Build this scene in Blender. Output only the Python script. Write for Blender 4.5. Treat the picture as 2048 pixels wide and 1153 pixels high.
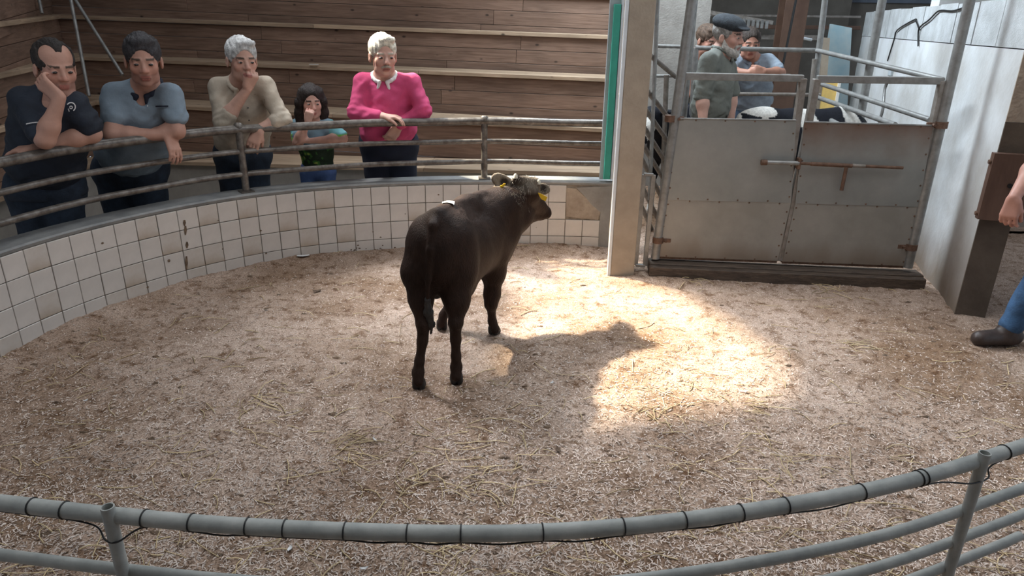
import bpy, math, random
import numpy as np
from mathutils import Vector, Matrix
random.seed(7); RNG = np.random.default_rng(11)
for o in list(bpy.data.objects): bpy.data.objects.remove(o)
COL = bpy.context.scene.collection
SC = bpy.context.scene

# ------------------------------------------------------------------ camera
FPX, VP, ROLL, H = 1380.0, 3575.0, math.radians(0.87), 1.6
PIT = math.atan(FPX / VP)
cF = np.array([0, math.cos(PIT), -math.sin(PIT)])
_R = np.array([1., 0, 0]); _U = np.array([0, math.sin(PIT), math.cos(PIT)])
cR = _R * math.cos(ROLL) + _U * math.sin(ROLL)
cU = _U * math.cos(ROLL) - _R * math.sin(ROLL)
cC = np.array([0, 0, H])
cam_d = bpy.data.cameras.new('camera'); cam = bpy.data.objects.new('camera', cam_d); COL.objects.link(cam)
cam_d.sensor_fit = 'HORIZONTAL'; cam_d.sensor_width = 36; cam_d.lens = FPX / 2048 * 36
cam_d.clip_start = 0.05
cam.matrix_world = Matrix(((cR[0], cU[0], -cF[0], 0), (cR[1], cU[1], -cF[1], 0), (cR[2], cU[2], -cF[2], H), (0, 0, 0, 1)))
SC.camera = cam
def ray(x, y): return cF + cR * (x - 1024) / FPX - cU * (y - 576.5) / FPX
def atz(x, y, z=0.):
    d = ray(x, y); return cC + d * (z - H) / d[2]
def aty(x, y, Y):
    d = ray(x, y); return cC + d * Y / d[1]

# ------------------------------------------------------------------ light
SC.view_settings.view_transform = 'Standard'; SC.view_settings.look = 'None'
SC.view_settings.gamma = 1; SC.view_settings.use_curve_mapping = False
SC.view_settings.exposure = 0.0
W = bpy.data.worlds.new('world'); SC.world = W; W.use_nodes = True
bg = W.node_tree.nodes['Background']; bg.inputs[0].default_value = (0.72, 0.84, 1.0, 1); bg.inputs[1].default_value = 0.92
SUN = np.array([.79, -.46, -1.0])
sl = bpy.data.lights.new('sun', 'SUN'); sl.energy = 15; sl.angle = math.radians(2.6); sl.color = (1, .88, .66)
so = bpy.data.objects.new('sun', sl); COL.objects.link(so)
so.rotation_euler = Vector(SUN).to_track_quat('-Z', 'Y').to_euler(); so.location = (-4, 6, 6)
def area(name, loc, size, power, col, rot=(0, 0, 0)):
    l = bpy.data.lights.new(name, 'AREA'); l.shape = 'RECTANGLE'; l.size = size[0]; l.size_y = size[1]; l.energy = power; l.color = col
    o = bpy.data.objects.new(name, l); COL.objects.link(o); o.location = loc; o.rotation_euler = rot; return o
area('skylight_ring', (1.9, 3.2, 4.1), (2.4, 2.6), 66, (.93, .96, 1.0))
_ap = area('fill_pens', (.9, 6.4, 4.1), (1.6, 2.0), 380, (.78, .90, 1.0))  # added fill lamp, tilted to brighten the right wall; no such opening known
_ap.rotation_euler = Vector((.75, -.15, -.75)).to_track_quat('-Z', 'Y').to_euler()
area('fill_gallery', (-1.3, 1.6, 4.1), (3.0, 2.0), 46, (.93, .96, 1.0))  # added fill lamp for the left floor, tiled wall and men's fronts
area('fill_stand', (-1.2, 6.0, 4.1), (3.5, 1.4), 32, (.95, .97, 1.0))  # fill lamp brightening spectators and benches, not a known roof opening
_al = area('skylight_sunward', (-2.35, 5.25, 4.15), (1.1, 1.0), 40, (.93, .96, 1.0))
_al.rotation_euler = Vector((.72, -.36, -1.0)).to_track_quat('-Z', 'Y').to_euler(); _al.data.spread = math.radians(44)

# ------------------------------------------------------------------ materials
def mat(name, col, rough=.7, metal=0., var=.0, vscale=8., bump=0., bscale=40., col2=None, attr=None, spec=.5, stretch=None, coat=0.):
    m = bpy.data.materials.new(name); m.use_nodes = True; nt = m.node_tree; b = nt.nodes['Principled BSDF']
    b.inputs['Roughness'].default_value = rough; b.inputs['Metallic'].default_value = metal
    b.inputs['Specular IOR Level'].default_value = spec
    if coat: b.inputs['Coat Weight'].default_value = coat
    tc = nt.nodes.new('ShaderNodeTexCoord'); src = tc.outputs['Object']
    if stretch:
        mp = nt.nodes.new('ShaderNodeMapping'); mp.inputs['Scale'].default_value = stretch; nt.links.new(src, mp.inputs[0]); src = mp.outputs[0]
    base = None
    if attr:
        a = nt.nodes.new('ShaderNodeAttribute'); a.attribute_name = attr; base = a.outputs['Color']
    if var or col2:
        n = nt.nodes.new('ShaderNodeTexNoise'); n.inputs['Scale'].default_value = vscale; n.inputs['Detail'].default_value = 6; n.inputs['Roughness'].default_value = .62
        nt.links.new(src, n.inputs['Vector'])
        if attr:
            mr = nt.nodes.new('ShaderNodeMapRange'); mr.inputs['From Min'].default_value = .3; mr.inputs['From Max'].default_value = .7
            mr.inputs['To Min'].default_value = 1 - var; mr.inputs['To Max'].default_value = 1 + var; nt.links.new(n.outputs[0], mr.inputs[0])
            mx = nt.nodes.new('ShaderNodeVectorMath'); mx.operation = 'SCALE'; nt.links.new(base, mx.inputs[0]); nt.links.new(mr.outputs[0], mx.inputs['Scale'])
            nt.links.new(mx.outputs[0], b.inputs['Base Color'])
        else:
            cr = nt.nodes.new('ShaderNodeValToRGB'); c2 = col2 or tuple(min(1, c * (1 + var)) for c in col); c1 = col if col2 else tuple(c * (1 - var) for c in col)
            cr.color_ramp.elements[0].position = .36; cr.color_ramp.elements[1].position = .64
            cr.color_ramp.elements[0].color = (*c1, 1); cr.color_ramp.elements[1].color = (*c2, 1)
            nt.links.new(n.outputs[0], cr.inputs[0]); nt.links.new(cr.outputs[0], b.inputs['Base Color'])
    elif attr: nt.links.new(base, b.inputs['Base Color'])
    else: b.inputs['Base Color'].default_value = (*col, 1)
    if bump:
        n2 = nt.nodes.new('ShaderNodeTexNoise'); n2.inputs['Scale'].default_value = bscale; n2.inputs['Detail'].default_value = 5
        nt.links.new(src, n2.inputs['Vector']); bp = nt.nodes.new('ShaderNodeBump'); bp.inputs['Strength'].default_value = bump; bp.inputs['Distance'].default_value = .01
        nt.links.new(n2.outputs[0], bp.inputs['Height']); nt.links.new(bp.outputs[0], b.inputs['Normal'])
    return m
M = dict(
    tile=mat('glazed tile', (.60, .56, .52), .22, var=.07, vscale=5, bump=.04, bscale=12),
    tile2=mat('grimy tile', (.60, .56, .52), .30, col2=(.50, .44, .38), vscale=7, bump=.05, bscale=12),
    grout=mat('grout', (.30, .25, .2), .9, var=.25, vscale=20, bump=.3),
    cap=mat('wall cap paint', (.20, .205, .205), .55, col2=(.29, .29, .28), vscale=9, bump=.25, bscale=30),
    conc=mat('concrete', (.27, .25, .225), .88, col2=(.36, .34, .31), vscale=5, bump=.3, bscale=60),
    concp=mat('pillar concrete', (.30, .25, .195), .85, col2=(.38, .32, .25), vscale=5, bump=.25, bscale=60),
    concw=mat('pale painted concrete', (.50, .49, .47), .8, col2=(.70, .72, .73), vscale=1.7, bump=.25, bscale=40),
    block=mat('grey block', (.42, .43, .43), .9, col2=(.56, .58, .59), vscale=7, bump=.5, bscale=90),
    patch=mat('bare render', (.33, .26, .20), .92, col2=(.45, .37, .29), vscale=12, bump=.6, bscale=45),
    brown=mat('stained brown concrete', (.085, .062, .045), .7, col2=(.125, .095, .07), vscale=6, bump=.3, bscale=40),
    floorc=mat('standing floor', (.30, .28, .25), .9, col2=(.40, .37, .33), vscale=3, bump=.2, bscale=40),
    rail=mat('worn steel rail', (.085, .07, .058), .36, metal=.3, col2=(.21, .19, .17), vscale=22, bump=.1, bscale=60),
    galv=mat('galvanised tube', (.21, .205, .195), .42, metal=.35, col2=(.31, .31, .30), vscale=16, bump=.06, bscale=50),
    nearrail=mat('painted grey tube', (.29, .305, .29), .6, metal=.0, col2=(.42, .43, .405), vscale=14, bump=.12, bscale=60),
    sheet=mat('galvanised sheet', (.26, .27, .26), .48, metal=.35, col2=(.33, .335, .32), vscale=3.5, bump=.05, bscale=14),
    sheetlow=mat('dusty galvanised sheet', (.27, .26, .235), .55, metal=.25, col2=(.345, .33, .30), vscale=4, bump=.05, bscale=14),
    rust=mat('rusty steel', (.10, .055, .035), .75, metal=.2, col2=(.19, .11, .075), vscale=30, bump=.3, bscale=80),
    gframe=mat('brown grey gate frame', (.19, .165, .14), .5, metal=.3, col2=(.30, .275, .25), vscale=18, bump=.12),
    black=mat('black plastic', (.012, .012, .012), .4),
    green=mat('green paint', (.05, .36, .27), .5, var=.08, vscale=10, bump=.1),
    white=mat('white paint', (.62, .66, .69), .4, var=.07, vscale=8, bump=.08),
    gwhite=mat('greyish white paint', (.40, .44, .46), .5, var=.08, vscale=8, bump=.08),
    bluep=mat('pale blue panel', (.42, .62, .70), .5, col2=(.60, .72, .74), vscale=4, bump=.1),
    yellowp=mat('yellow panel', (.75, .52, .16), .5, var=.15, vscale=5),
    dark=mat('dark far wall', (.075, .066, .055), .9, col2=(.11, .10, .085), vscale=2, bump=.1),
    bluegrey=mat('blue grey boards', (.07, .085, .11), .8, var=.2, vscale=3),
    steelb=mat('brown steel', (.07, .035, .022), .6, col2=(.10, .055, .035), vscale=6, bump=.1),
    roof=mat('roof sheeting', (.22, .21, .2), .8, var=.1),
    timber=mat('dark wet timber', (.055, .038, .028), .7, col2=(.12, .085, .06), vscale=10, bump=.5, bscale=40, stretch=(1, 6, 6)),
    board=mat('brown hardwood board', (.10, .055, .04), .45, col2=(.15, .088, .062), vscale=8, bump=.2, stretch=(1, 1, .3)),
    straw=mat('straw', (.56, .43, .25), .7, var=.3, vscale=3),
    dung=mat('dried dung', (.15, .10, .065), .95, var=.4, vscale=30, bump=.6, bscale=90),
    paper=mat('white paper', (.75, .75, .74), .6, var=.05),
    chrome=mat('bright metal', (.8, .8, .8), .25, metal=.9),
    skin=mat('skin', (1, 1, 1), .52, attr='Col', var=.08, vscale=25, bump=.05, bscale=120, spec=.35),
    hide=mat('calf hide', (1, 1, 1), .62, attr='Col', var=.25, vscale=60, bump=.5, bscale=200, spec=.14, stretch=(1, 1, .3)),
    eye=mat('eyeball', (1, 1, 1), .2, attr='Col'),
    tag=mat('yellow tag plastic', (.75, .45, .02), .4),
    hoof=mat('hoof horn', (.02, .017, .015), .6, var=.3, vscale=30, bump=.3),
    horn=mat('horn bud', (.62, .56, .44), .5, var=.1),
    pale=mat('white metal edge', (.75, .74, .70), .45, var=.05),
)
def stain(m, col, zlo, zhi, amt=.8, scale=5., stretch=(1, 1, .35)):
    nt = m.node_tree; bs = nt.nodes['Principled BSDF']; src = bs.inputs['Base Color'].links[0].from_socket
    tc = nt.nodes.new('ShaderNodeTexCoord'); sp = nt.nodes.new('ShaderNodeSeparateXYZ'); nt.links.new(tc.outputs['Object'], sp.inputs[0])
    mp = nt.nodes.new('ShaderNodeMapping'); mp.inputs['Scale'].default_value = stretch; nt.links.new(tc.outputs['Object'], mp.inputs[0])
    n = nt.nodes.new('ShaderNodeTexNoise'); n.inputs['Scale'].default_value = scale; n.inputs['Detail'].default_value = 6; nt.links.new(mp.outputs[0], n.inputs[0])
    r = nt.nodes.new('ShaderNodeMapRange'); r.inputs['From Min'].default_value = zlo; r.inputs['From Max'].default_value = zhi; nt.links.new(sp.outputs[2], r.inputs[0])
    a = nt.nodes.new('ShaderNodeMath'); a.operation = 'ADD'; nt.links.new(r.outputs[0], a.inputs[0]); nt.links.new(n.outputs[0], a.inputs[1])
    r2 = nt.nodes.new('ShaderNodeMapRange'); r2.inputs['From Min'].default_value = .62; r2.inputs['From Max'].default_value = 1.35; r2.inputs['To Max'].default_value = amt; nt.links.new(a.outputs[0], r2.inputs[0])
    mx = nt.nodes.new('ShaderNodeMix'); mx.data_type = 'RGBA'; nt.links.new(r2.outputs[0], mx.inputs[0]); nt.links.new(src, mx.inputs[6]); mx.inputs[7].default_value = (*col, 1); nt.links.new(mx.outputs[2], bs.inputs['Base Color']); return m
stain(M['concw'], (.22, .165, .12), .55, -.05, .9, 3.2)
M['sheetr'] = stain(mat('rust-topped galvanised sheet', (.26, .27, .26), .48, metal=.35, col2=(.33, .335, .32), vscale=3.5, bump=.05, bscale=14), (.16, .075, .04), .66, 1.0, .85, 4.0, (1, 1, 1))
stain(M['sheetlow'], (.20, .15, .11), .16, -.02, .7, 6.0)
stain(M['tile2'], (.38, .30, .22), -.02, -.07, .6, 9.0)
# wood planks: three tones, grain along object X, knots
def wood(name, c1, c2):
    m = bpy.data.materials.new(name); m.use_nodes = True; nt = m.node_tree; b = nt.nodes['Principled BSDF']; b.inputs['Roughness'].default_value = .68
    tc = nt.nodes.new('ShaderNodeTexCoord'); oi = nt.nodes.new('ShaderNodeObjectInfo')
    ad = nt.nodes.new('ShaderNodeVectorMath'); ad.operation = 'ADD'; sc = nt.nodes.new('ShaderNodeVectorMath'); sc.operation = 'SCALE'; sc.inputs['Scale'].default_value = 37
    cb = nt.nodes.new('ShaderNodeCombineXYZ')
    for i in range(3): nt.links.new(oi.outputs['Random'], cb.inputs[i])
    nt.links.new(cb.outputs[0], sc.inputs[0]); nt.links.new(tc.outputs['Object'], ad.inputs[0]); nt.links.new(sc.outputs[0], ad.inputs[1])
    mp = nt.nodes.new('ShaderNodeMapping'); mp.inputs['Scale'].default_value = (1.2, 16, 16); nt.links.new(ad.outputs[0], mp.inputs[0])
    n = nt.nodes.new('ShaderNodeTexNoise'); n.inputs['Scale'].default_value = 3; n.inputs['Detail'].default_value = 7; n.inputs['Distortion'].default_value = .6; nt.links.new(mp.outputs[0], n.inputs[0])
    cr = nt.nodes.new('ShaderNodeValToRGB'); cr.color_ramp.elements[0].position = .33; cr.color_ramp.elements[1].position = .68
    cr.color_ramp.elements[0].color = (*c1, 1); cr.color_ramp.elements[1].color = (*c2, 1); nt.links.new(n.outputs[0], cr.inputs[0])
    mp2 = nt.nodes.new('ShaderNodeMapping'); mp2.inputs['Scale'].default_value = (2.6, 5, 5); nt.links.new(ad.outputs[0], mp2.inputs[0])
    v = nt.nodes.new('ShaderNodeTexVoronoi'); v.inputs['Scale'].default_value = 1.5; nt.links.new(mp2.outputs[0], v.inputs[0])
    k = nt.nodes.new('ShaderNodeMapRange'); k.inputs['From Min'].default_value = .05; k.inputs['From Max'].default_value = .11; k.inputs['To Min'].default_value = .22; k.inputs['To Max'].default_value = 1; nt.links.new(v.outputs['Distance'], k.inputs[0])
    # large pale weathering
    n3 = nt.nodes.new('ShaderNodeTexNoise'); n3.inputs['Scale'].default_value = 1.7; n3.inputs['Detail'].default_value = 3; nt.links.new(ad.outputs[0], n3.inputs[0])
    k3 = nt.nodes.new('ShaderNodeMapRange'); k3.inputs['From Min'].default_value = .3; k3.inputs['From Max'].default_value = .7; k3.inputs['To Min'].default_value = .80; k3.inputs['To Max'].default_value = 1.2; nt.links.new(n3.outputs[0], k3.inputs[0])
    mu = nt.nodes.new('ShaderNodeMath'); mu.operation = 'MULTIPLY'; nt.links.new(k.outputs[0], mu.inputs[0]); nt.links.new(k3.outputs[0], mu.inputs[1])
    rn = nt.nodes.new('ShaderNodeMapRange'); rn.inputs['To Min'].default_value = .84; rn.inputs['To Max'].default_value = 1.14; nt.links.new(oi.outputs['Random'], rn.inputs[0])
    mu2 = nt.nodes.new('ShaderNodeMath'); mu2.operation = 'MULTIPLY'; nt.links.new(mu.outputs[0], mu2.inputs[0]); nt.links.new(rn.outputs[0], mu2.inputs[1])
    vs = nt.nodes.new('ShaderNodeVectorMath'); vs.operation = 'SCALE'; nt.links.new(cr.outputs[0], vs.inputs[0]); nt.links.new(mu2.outputs[0], vs.inputs['Scale']); nt.links.new(vs.outputs[0], b.inputs['Base Color'])
    bp = nt.nodes.new('ShaderNodeBump'); bp.inputs['Strength'].default_value = .25; bp.inputs['Distance'].default_value = .01; nt.links.new(n.outputs[0], bp.inputs['Height']); nt.links.new(bp.outputs[0], b.inputs['Normal'])
    return m
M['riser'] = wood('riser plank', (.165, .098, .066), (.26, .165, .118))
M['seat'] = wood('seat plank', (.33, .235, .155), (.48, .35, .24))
# sawdust
def sawdust():
    m = bpy.data.materials.new('sawdust'); m.use_nodes = True; nt = m.node_tree; b = nt.nodes['Principled BSDF']; b.inputs['Roughness'].default_value = .95; b.inputs['Specular IOR Level'].default_value = .15
    tc = nt.nodes.new('ShaderNodeTexCoord')
    def noise(s, d, r=.6):
        n = nt.nodes.new('ShaderNodeTexNoise'); n.inputs['Scale'].default_value = s; n.inputs['Detail'].default_value = d; n.inputs['Roughness'].default_value = r; nt.links.new(tc.outputs['Object'], n.inputs[0]); return n
    a, f = noise(1.1, 5), noise(150, 3, .8)
    cr = nt.nodes.new('ShaderNodeValToRGB'); e = cr.color_ramp.elements; e[0].position = .34; e[1].position = .60
    e[0].color = (.29, .195, .13, 1); e[1].color = (.56, .45, .38, 1); nt.links.new(a.outputs[0], cr.inputs[0])
    cf = nt.nodes.new('ShaderNodeValToRGB'); e = cf.color_ramp.elements; e[0].position = .34; e[1].position = .66; e[0].color = (.42, .36, .31, 1); e[1].color = (1.32, 1.28, 1.24, 1); nt.links.new(f.outputs[0], cf.inputs[0])
    mx = nt.nodes.new('ShaderNodeVectorMath'); mx.operation = 'MULTIPLY'; nt.links.new(cr.outputs[0], mx.inputs[0]); nt.links.new(cf.outputs[0], mx.inputs[1])
    m3 = noise(14, 6, .7); c3 = nt.nodes.new('ShaderNodeValToRGB'); e = c3.color_ramp.elements; e[0].position = .34; e[1].position = .50; e[0].color = (.42, .33, .25, 1); e[1].color = (1, 1, 1, 1); nt.links.new(m3.outputs[0], c3.inputs[0])
    m2 = nt.nodes.new('ShaderNodeVectorMath'); m2.operation = 'MULTIPLY'; nt.links.new(mx.outputs[0], m2.inputs[0]); nt.links.new(c3.outputs[0], m2.inputs[1])
    nt.links.new(m2.outputs[0], b.inputs['Base Color'])
    bp = nt.nodes.new('ShaderNodeBump'); bp.inputs['Strength'].default_value = .7; bp.inputs['Distance'].default_value = .008; nt.links.new(f.outputs[0], bp.inputs['Height']); nt.links.new(bp.outputs[0], b.inputs['Normal'])
    return m
M['saw'] = sawdust()

# ------------------------------------------------------------------ object helpers
def link(o, parent=None):
    COL.objects.link(o)
    if parent: o.parent = parent
    return o
def tag(o, label=None, cat=None, group=None, kind=None):
    if label: o['label'] = label
    if cat: o['category'] = cat
    if group: o['group'] = group
    if kind: o['kind'] = kind
    return o
def empty(name, loc, label=None, cat=None, group=None):
    o = bpy.data.objects.new(name, None); o.location = loc; o.empty_display_size = .1; link(o); tag(o, label, cat, group); return o
def mesh_np(name, V, F, m=None, smooth=True, cols=None):
    me = bpy.data.meshes.new(name); V = np.asarray(V, np.float32); F = np.asarray(F, np.int32); n = F.shape[1]
    me.vertices.add(len(V)); me.vertices.foreach_set('co', V.ravel()); me.loops.add(F.size); me.loops.foreach_set('vertex_index', F.ravel())
    me.polygons.add(len(F)); me.polygons.foreach_set('loop_start', np.arange(0, F.size, n, dtype=np.int32)); me.polygons.foreach_set('loop_total', np.full(len(F), n, np.int32))
    if smooth: me.polygons.foreach_set('use_smooth', np.ones(len(F), bool))
    me.update(calc_edges=True); me.validate()
    if cols is not None:
        a = me.color_attributes.new('Col', 'FLOAT_COLOR', 'POINT'); c = np.ones((len(V), 4), np.float32); c[:, :3] = cols; a.data.foreach_set('color', c.ravel())
    if m: me.materials.append(m)
    return me
class MB:
    def __init__(s): s.v = []; s.f = []; s.sm = []
    def add(s, V, F, smooth=False):
        b = len(s.v); s.v += [tuple(float(c) for c in p) for p in V]; s.f += [tuple(i + b for i in f) for f in F]; s.sm += [smooth] * len(F)
    def box(s, c, d, R=None, bev=0.0):
        x, y, z = [k / 2 for k in d]
        if bev:
            V = []
            for sx in (-1, 1):
                for sy in (-1, 1):
                    for sz in (-1, 1):
                        V += [(sx * (x - bev), sy * (y - bev), sz * z), (sx * (x - bev), sy * y, sz * (z - bev)), (sx * x, sy * (y - bev), sz * (z - bev))]
            def ix(sx, sy, sz, k): return (((sx > 0) * 2 + (sy > 0)) * 2 + (sz > 0)) * 3 + k
            F = []
            for sg in (-1, 1):
                F.append([ix(-1, -1, sg, 0), ix(1, -1, sg, 0), ix(1, 1, sg, 0), ix(-1, 1, sg, 0)][::sg])
                F.append([ix(-1, sg, -1, 1), ix(-1, sg, 1, 1), ix(1, sg, 1, 1), ix(1, sg, -1, 1)][::sg])
                F.append([ix(sg, -1, -1, 2), ix(sg, 1, -1, 2), ix(sg, 1, 1, 2), ix(sg, -1, 1, 2)][::sg])
            for a in (-1, 1):
                for b in (-1, 1):
                    F.append([ix(-1, a, b, 0), ix(1, a, b, 0), ix(1, a, b, 1), ix(-1, a, b, 1)][::1 if a * b > 0 else -1])
                    F.append([ix(a, -1, b, 0), ix(a, 1, b, 0), ix(a, 1, b, 2), ix(a, -1, b, 2)][::-1 if a * b > 0 else 1])
                    F.append([ix(a, b, -1, 1), ix(a, b, 1, 1), ix(a, b, 1, 2), ix(a, b, -1, 2)][::1 if a * b > 0 else -1])
                    for c_ in (-1, 1): F.append([ix(a, b, c_, 0), ix(a, b, c_, 1), ix(a, b, c_, 2)][::1 if a * b * c_ < 0 else -1])
        else:
            V = [(-x, -y, -z), (x, -y, -z), (x, y, -z), (-x, y, -z), (-x, -y, z), (x, -y, z), (x, y, z), (-x, y, z)]
            F = [(0, 3, 2, 1), (4, 5, 6, 7), (0, 1, 5, 4), (1, 2, 6, 5), (2, 3, 7, 6), (3, 0, 4, 7)]
        V = np.array(V)
        if R is not None: V = V @ np.array(R).T
        s.add(V + np.array(c), F); return s
    def tube(s, P, r, n=10, cap=True, hollow=False):
        P = np.array(P, float); L = len(P); r = np.broadcast_to(np.array(r, float), (L,)); T = np.gradient(P, axis=0); T /= np.linalg.norm(T, axis=1)[:, None] + 1e-12
        up = np.array([0, 0, 1.]) if abs(T[0][2]) < .9 else np.array([1., 0, 0]); V = []
        for i in range(L):
            a = np.cross(T[i], up); a /= np.linalg.norm(a); b = np.cross(a, T[i])
            up = b
            for k in range(n):
                t = 2 * math.pi * k / n; V.append(P[i] + r[i] * (a * math.cos(t) + b * math.sin(t)))
        F = [(i * n + k, i * n + (k + 1) % n, (i + 1) * n + (k + 1) % n, (i + 1) * n + k) for i in range(L - 1) for k in range(n)]
        s.add(V, F, True)
        if cap: 
            s.add(V[:n], [tuple(range(n))]); s.add(V[-n:], [tuple(range(n))[::-1]])
        return s
    def mesh(s, name, m):
        me = bpy.data.meshes.new(name); me.from_pydata(s.v, [], s.f); me.polygons.foreach_set('use_smooth', s.sm); me.materials.append(m); me.update(); return me
    def obj(s, name, m, parent=None):
        return link(bpy.data.objects.new(name, s.mesh(name, m)), parent)
def rotz(a): c, s_ = math.cos(a), math.sin(a); return np.array([[c, -s_, 0], [s_, c, 0], [0, 0, 1]])
def frame(x, z=None):
    x = np.array(x, float); x /= np.linalg.norm(x); z = np.array([0, 0, 1.]) if z is None else np.array(z, float)
    y = np.cross(z, x); y /= np.linalg.norm(y); z = np.cross(x, y); return np.stack([x, y, z], 1)
def beam(mb, a, b, w, h, bev=0.): # box along a->b, w across horizontally, h vertical
    a = np.array(a, float); b = np.array(b, float); d = b - a; R = frame(d, (0, 0, 1) if abs(d[2]) < .9 * np.linalg.norm(d) else (0, 1, 0))
    mb.box((a + b) / 2, (np.linalg.norm(d), w, h), R, bev); return mb
def catmull(P, n=8):
    P = np.array(P, float); Q = np.vstack([2 * P[0] - P[1], P, 2 * P[-1] - P[-2]]); out = []
    for i in range(1, len(Q) - 2):
        for t in np.linspace(0, 1, n, endpoint=False):
            out.append(.5 * ((2 * Q[i]) + (-Q[i - 1] + Q[i + 1]) * t + (2 * Q[i - 1] - 5 * Q[i] + 4 * Q[i + 1] - Q[i + 2]) * t * t + (-Q[i - 1] + 3 * Q[i] - 3 * Q[i + 1] + Q[i + 2]) * t ** 3))
    out.append(Q[-2]); return np.array(out)
def arclen(P): return np.r_[0, np.cumsum(np.linalg.norm(np.diff(P, axis=0), axis=1))]
def at_s(P, S, s): return np.array([np.interp(s, S, P[:, k]) for k in range(P.shape[1])]).T
_lat = RNG.random((128, 128))
def vnoise(x, y, seed=0):
    x = np.asarray(x) + seed * 17.3; y = np.asarray(y) + seed * 9.1; xi = np.floor(x).astype(int); yi = np.floor(y).astype(int); fx = x - xi; fy = y - yi
    fx = fx * fx * (3 - 2 * fx); fy = fy * fy * (3 - 2 * fy); g = lambda a, b: _lat[a % 128, b % 128]
    return (g(xi, yi) * (1 - fx) + g(xi + 1, yi) * fx) * (1 - fy) + (g(xi, yi + 1) * (1 - fx) + g(xi + 1, yi + 1) * fx) * fy - .5

# ------------------------------------------------------------------ ring wall
CAPZ = .51
cap_px = [(0, 509), (80, 481), (150, 462), (261, 435), (370, 411), (477, 392.5), (580, 381), (672, 374), (760, 369), (850, 366), (940, 364.5), (1040, 364.5), (1140, 366), (1228, 369)]
wp = np.array([atz(x, y, CAPZ)[:2] for x, y in cap_px])
# gentle smoothing, then continue the circle towards the camera on the left
for _ in range(2): wp[1:-1] = .5 * wp[1:-1] + .25 * (wp[:-2] + wp[2:])
RC = np.array([-.1, 2.55])
ext = [RC + 2.47 * np.array([math.cos(a), math.sin(a)]) for a in np.radians([200, 190, 180, 172])]
WALL = catmull(np.vstack([ext, wp]), 10); WS = arclen(WALL)
WT = np.gradient(WALL, axis=0); WT /= np.linalg.norm(WT, axis=1)[:, None]; WN = np.stack([-WT[:, 1], WT[:, 0]], 1)  # outward
def wall_at(s, off=0.):
    p = at_s(WALL, WS, s); n = at_s(WN, WS, s); n = n / np.linalg.norm(n); return p + n * off, n
def sweep_rect(prof, m, name, P=WALL, N=WN):
    # prof: list of (offset outward, z) closed polygon
    k = len(prof); V = [(P[i][0] + N[i][0] * o, P[i][1] + N[i][1] * o, z) for i in range(len(P)) for o, z in prof]
    F = [(i * k + j, i * k + (j + 1) % k, (i + 1) * k + (j + 1) % k, (i + 1) * k + j) for i in range(len(P) - 1) for j in range(k)]
    F = [f[::-1] for f in F]
    mb = MB(); mb.add(V, F); mb.add(V[:k], [tuple(range(k))]); mb.add(V[-k:], [tuple(range(k))[::-1]])
    return mb.obj(name, m)
ring = sweep_rect([(.006, -.45), (.006, CAPZ - .012), (.15, CAPZ - .012), (.15, -.45)], M['grout'], 'wall_ring'); tag(ring, kind='structure')
capo = sweep_rect([(.0, CAPZ - .012), (-.006, CAPZ + .004), (.0, CAPZ + .014), (.17, CAPZ + .014), (.17, CAPZ - .012)], M['cap'], 'wall_cap'); capo.parent = ring
# tiles
TW, TH = .1285, .1290
tme = []
for mm in (M['tile'], M['tile2']):
    b = MB(); b.box((0, 0, 0), (TW - .004, .010, TH - .004), bev=.0022); tme.append(b.mesh('tile', mm))
smax = WS[-1]; ncol = int(smax / TW)
for c in range(ncol):
    s = smax - (c + .5) * TW - .085
    if s < TW * .5: continue
    p, n = wall_at(s, .0)
    for r in range(4):
        z = CAPZ - .014 - (r + .5) * TH
        if (c == 0 and r < 2) or (c == 1 and r in (0, 1)) : continue
        if c >= 0 and s < 1.2 and r < 0: continue
        o = bpy.data.objects.new('tile', random.choice([tme[0], tme[0], tme[0], tme[1]])); ang = math.atan2(n[1], n[0]) - math.pi / 2
        jj = random.uniform(-.0012, .0012)
        o.location = (p[0] + n[0] * jj, p[1] + n[1] * jj, z); o.rotation_euler = (random.uniform(-.008, .008), 0, ang + random.uniform(-.006, .006)); link(o, ring)
# exposed patch of bare render where tiles have come off
def patch_obj(name, poly, m, t=.004):
    # poly in (s from right end, z)
    V = []; 
    for s, z in poly:
        p, n = wall_at(smax - s, -.002); V.append((p[0], p[1], z))
    for s, z in poly:
        p, n = wall_at(smax - s, .006); V.append((p[0], p[1], z))
    k = len(poly); F = [tuple(range(k)), tuple(range(k, 2 * k))[::-1]] + [(i, (i + 1) % k + 0, (i + 1) % k + k, i + k)[::-1] for i in range(k)]
    mb = MB(); mb.add(V, F); return mb.obj(name, m, ring)
patch_obj('bare_patch', [(0.345, .478), (.335, .26), (.10, .24), (.085, .30), (.16, .36), (.20, .41), (.27, .47)], M['patch'])
patch_obj('bare_patch', [(.27, .478), (.20, .41), (.16, .36), (.085, .30), (.085, .08), (.09, .02), (.15, -.02), (.0, -.04), (.0, .50)], M['conc'])
mb = MB()
for k in range(46):   # dung splashes and rust runs on the tiles
    if k < 34: s = smax - random.gauss(1.75, .16); z = max(.005, abs(random.gauss(.02, .035)) + .0)
    else: s = random.uniform(1.5, smax - .5); z = random.uniform(.02, .45)
    p, n = wall_at(s, -.0062); T = np.array([-n[1], n[0]]); r = random.uniform(.003, .009); a0 = random.random() * 6
    V = [(p[0] + T[0] * r * math.cos(a) * random.uniform(.7, 1.5), p[1] + T[1] * r * math.cos(a), z + r * math.sin(a) * random.uniform(.5, 1)) for a in np.linspace(0, 6.28, 8)[:-1]]
    mb.add(V, [tuple(range(7))[::-1]])
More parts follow.
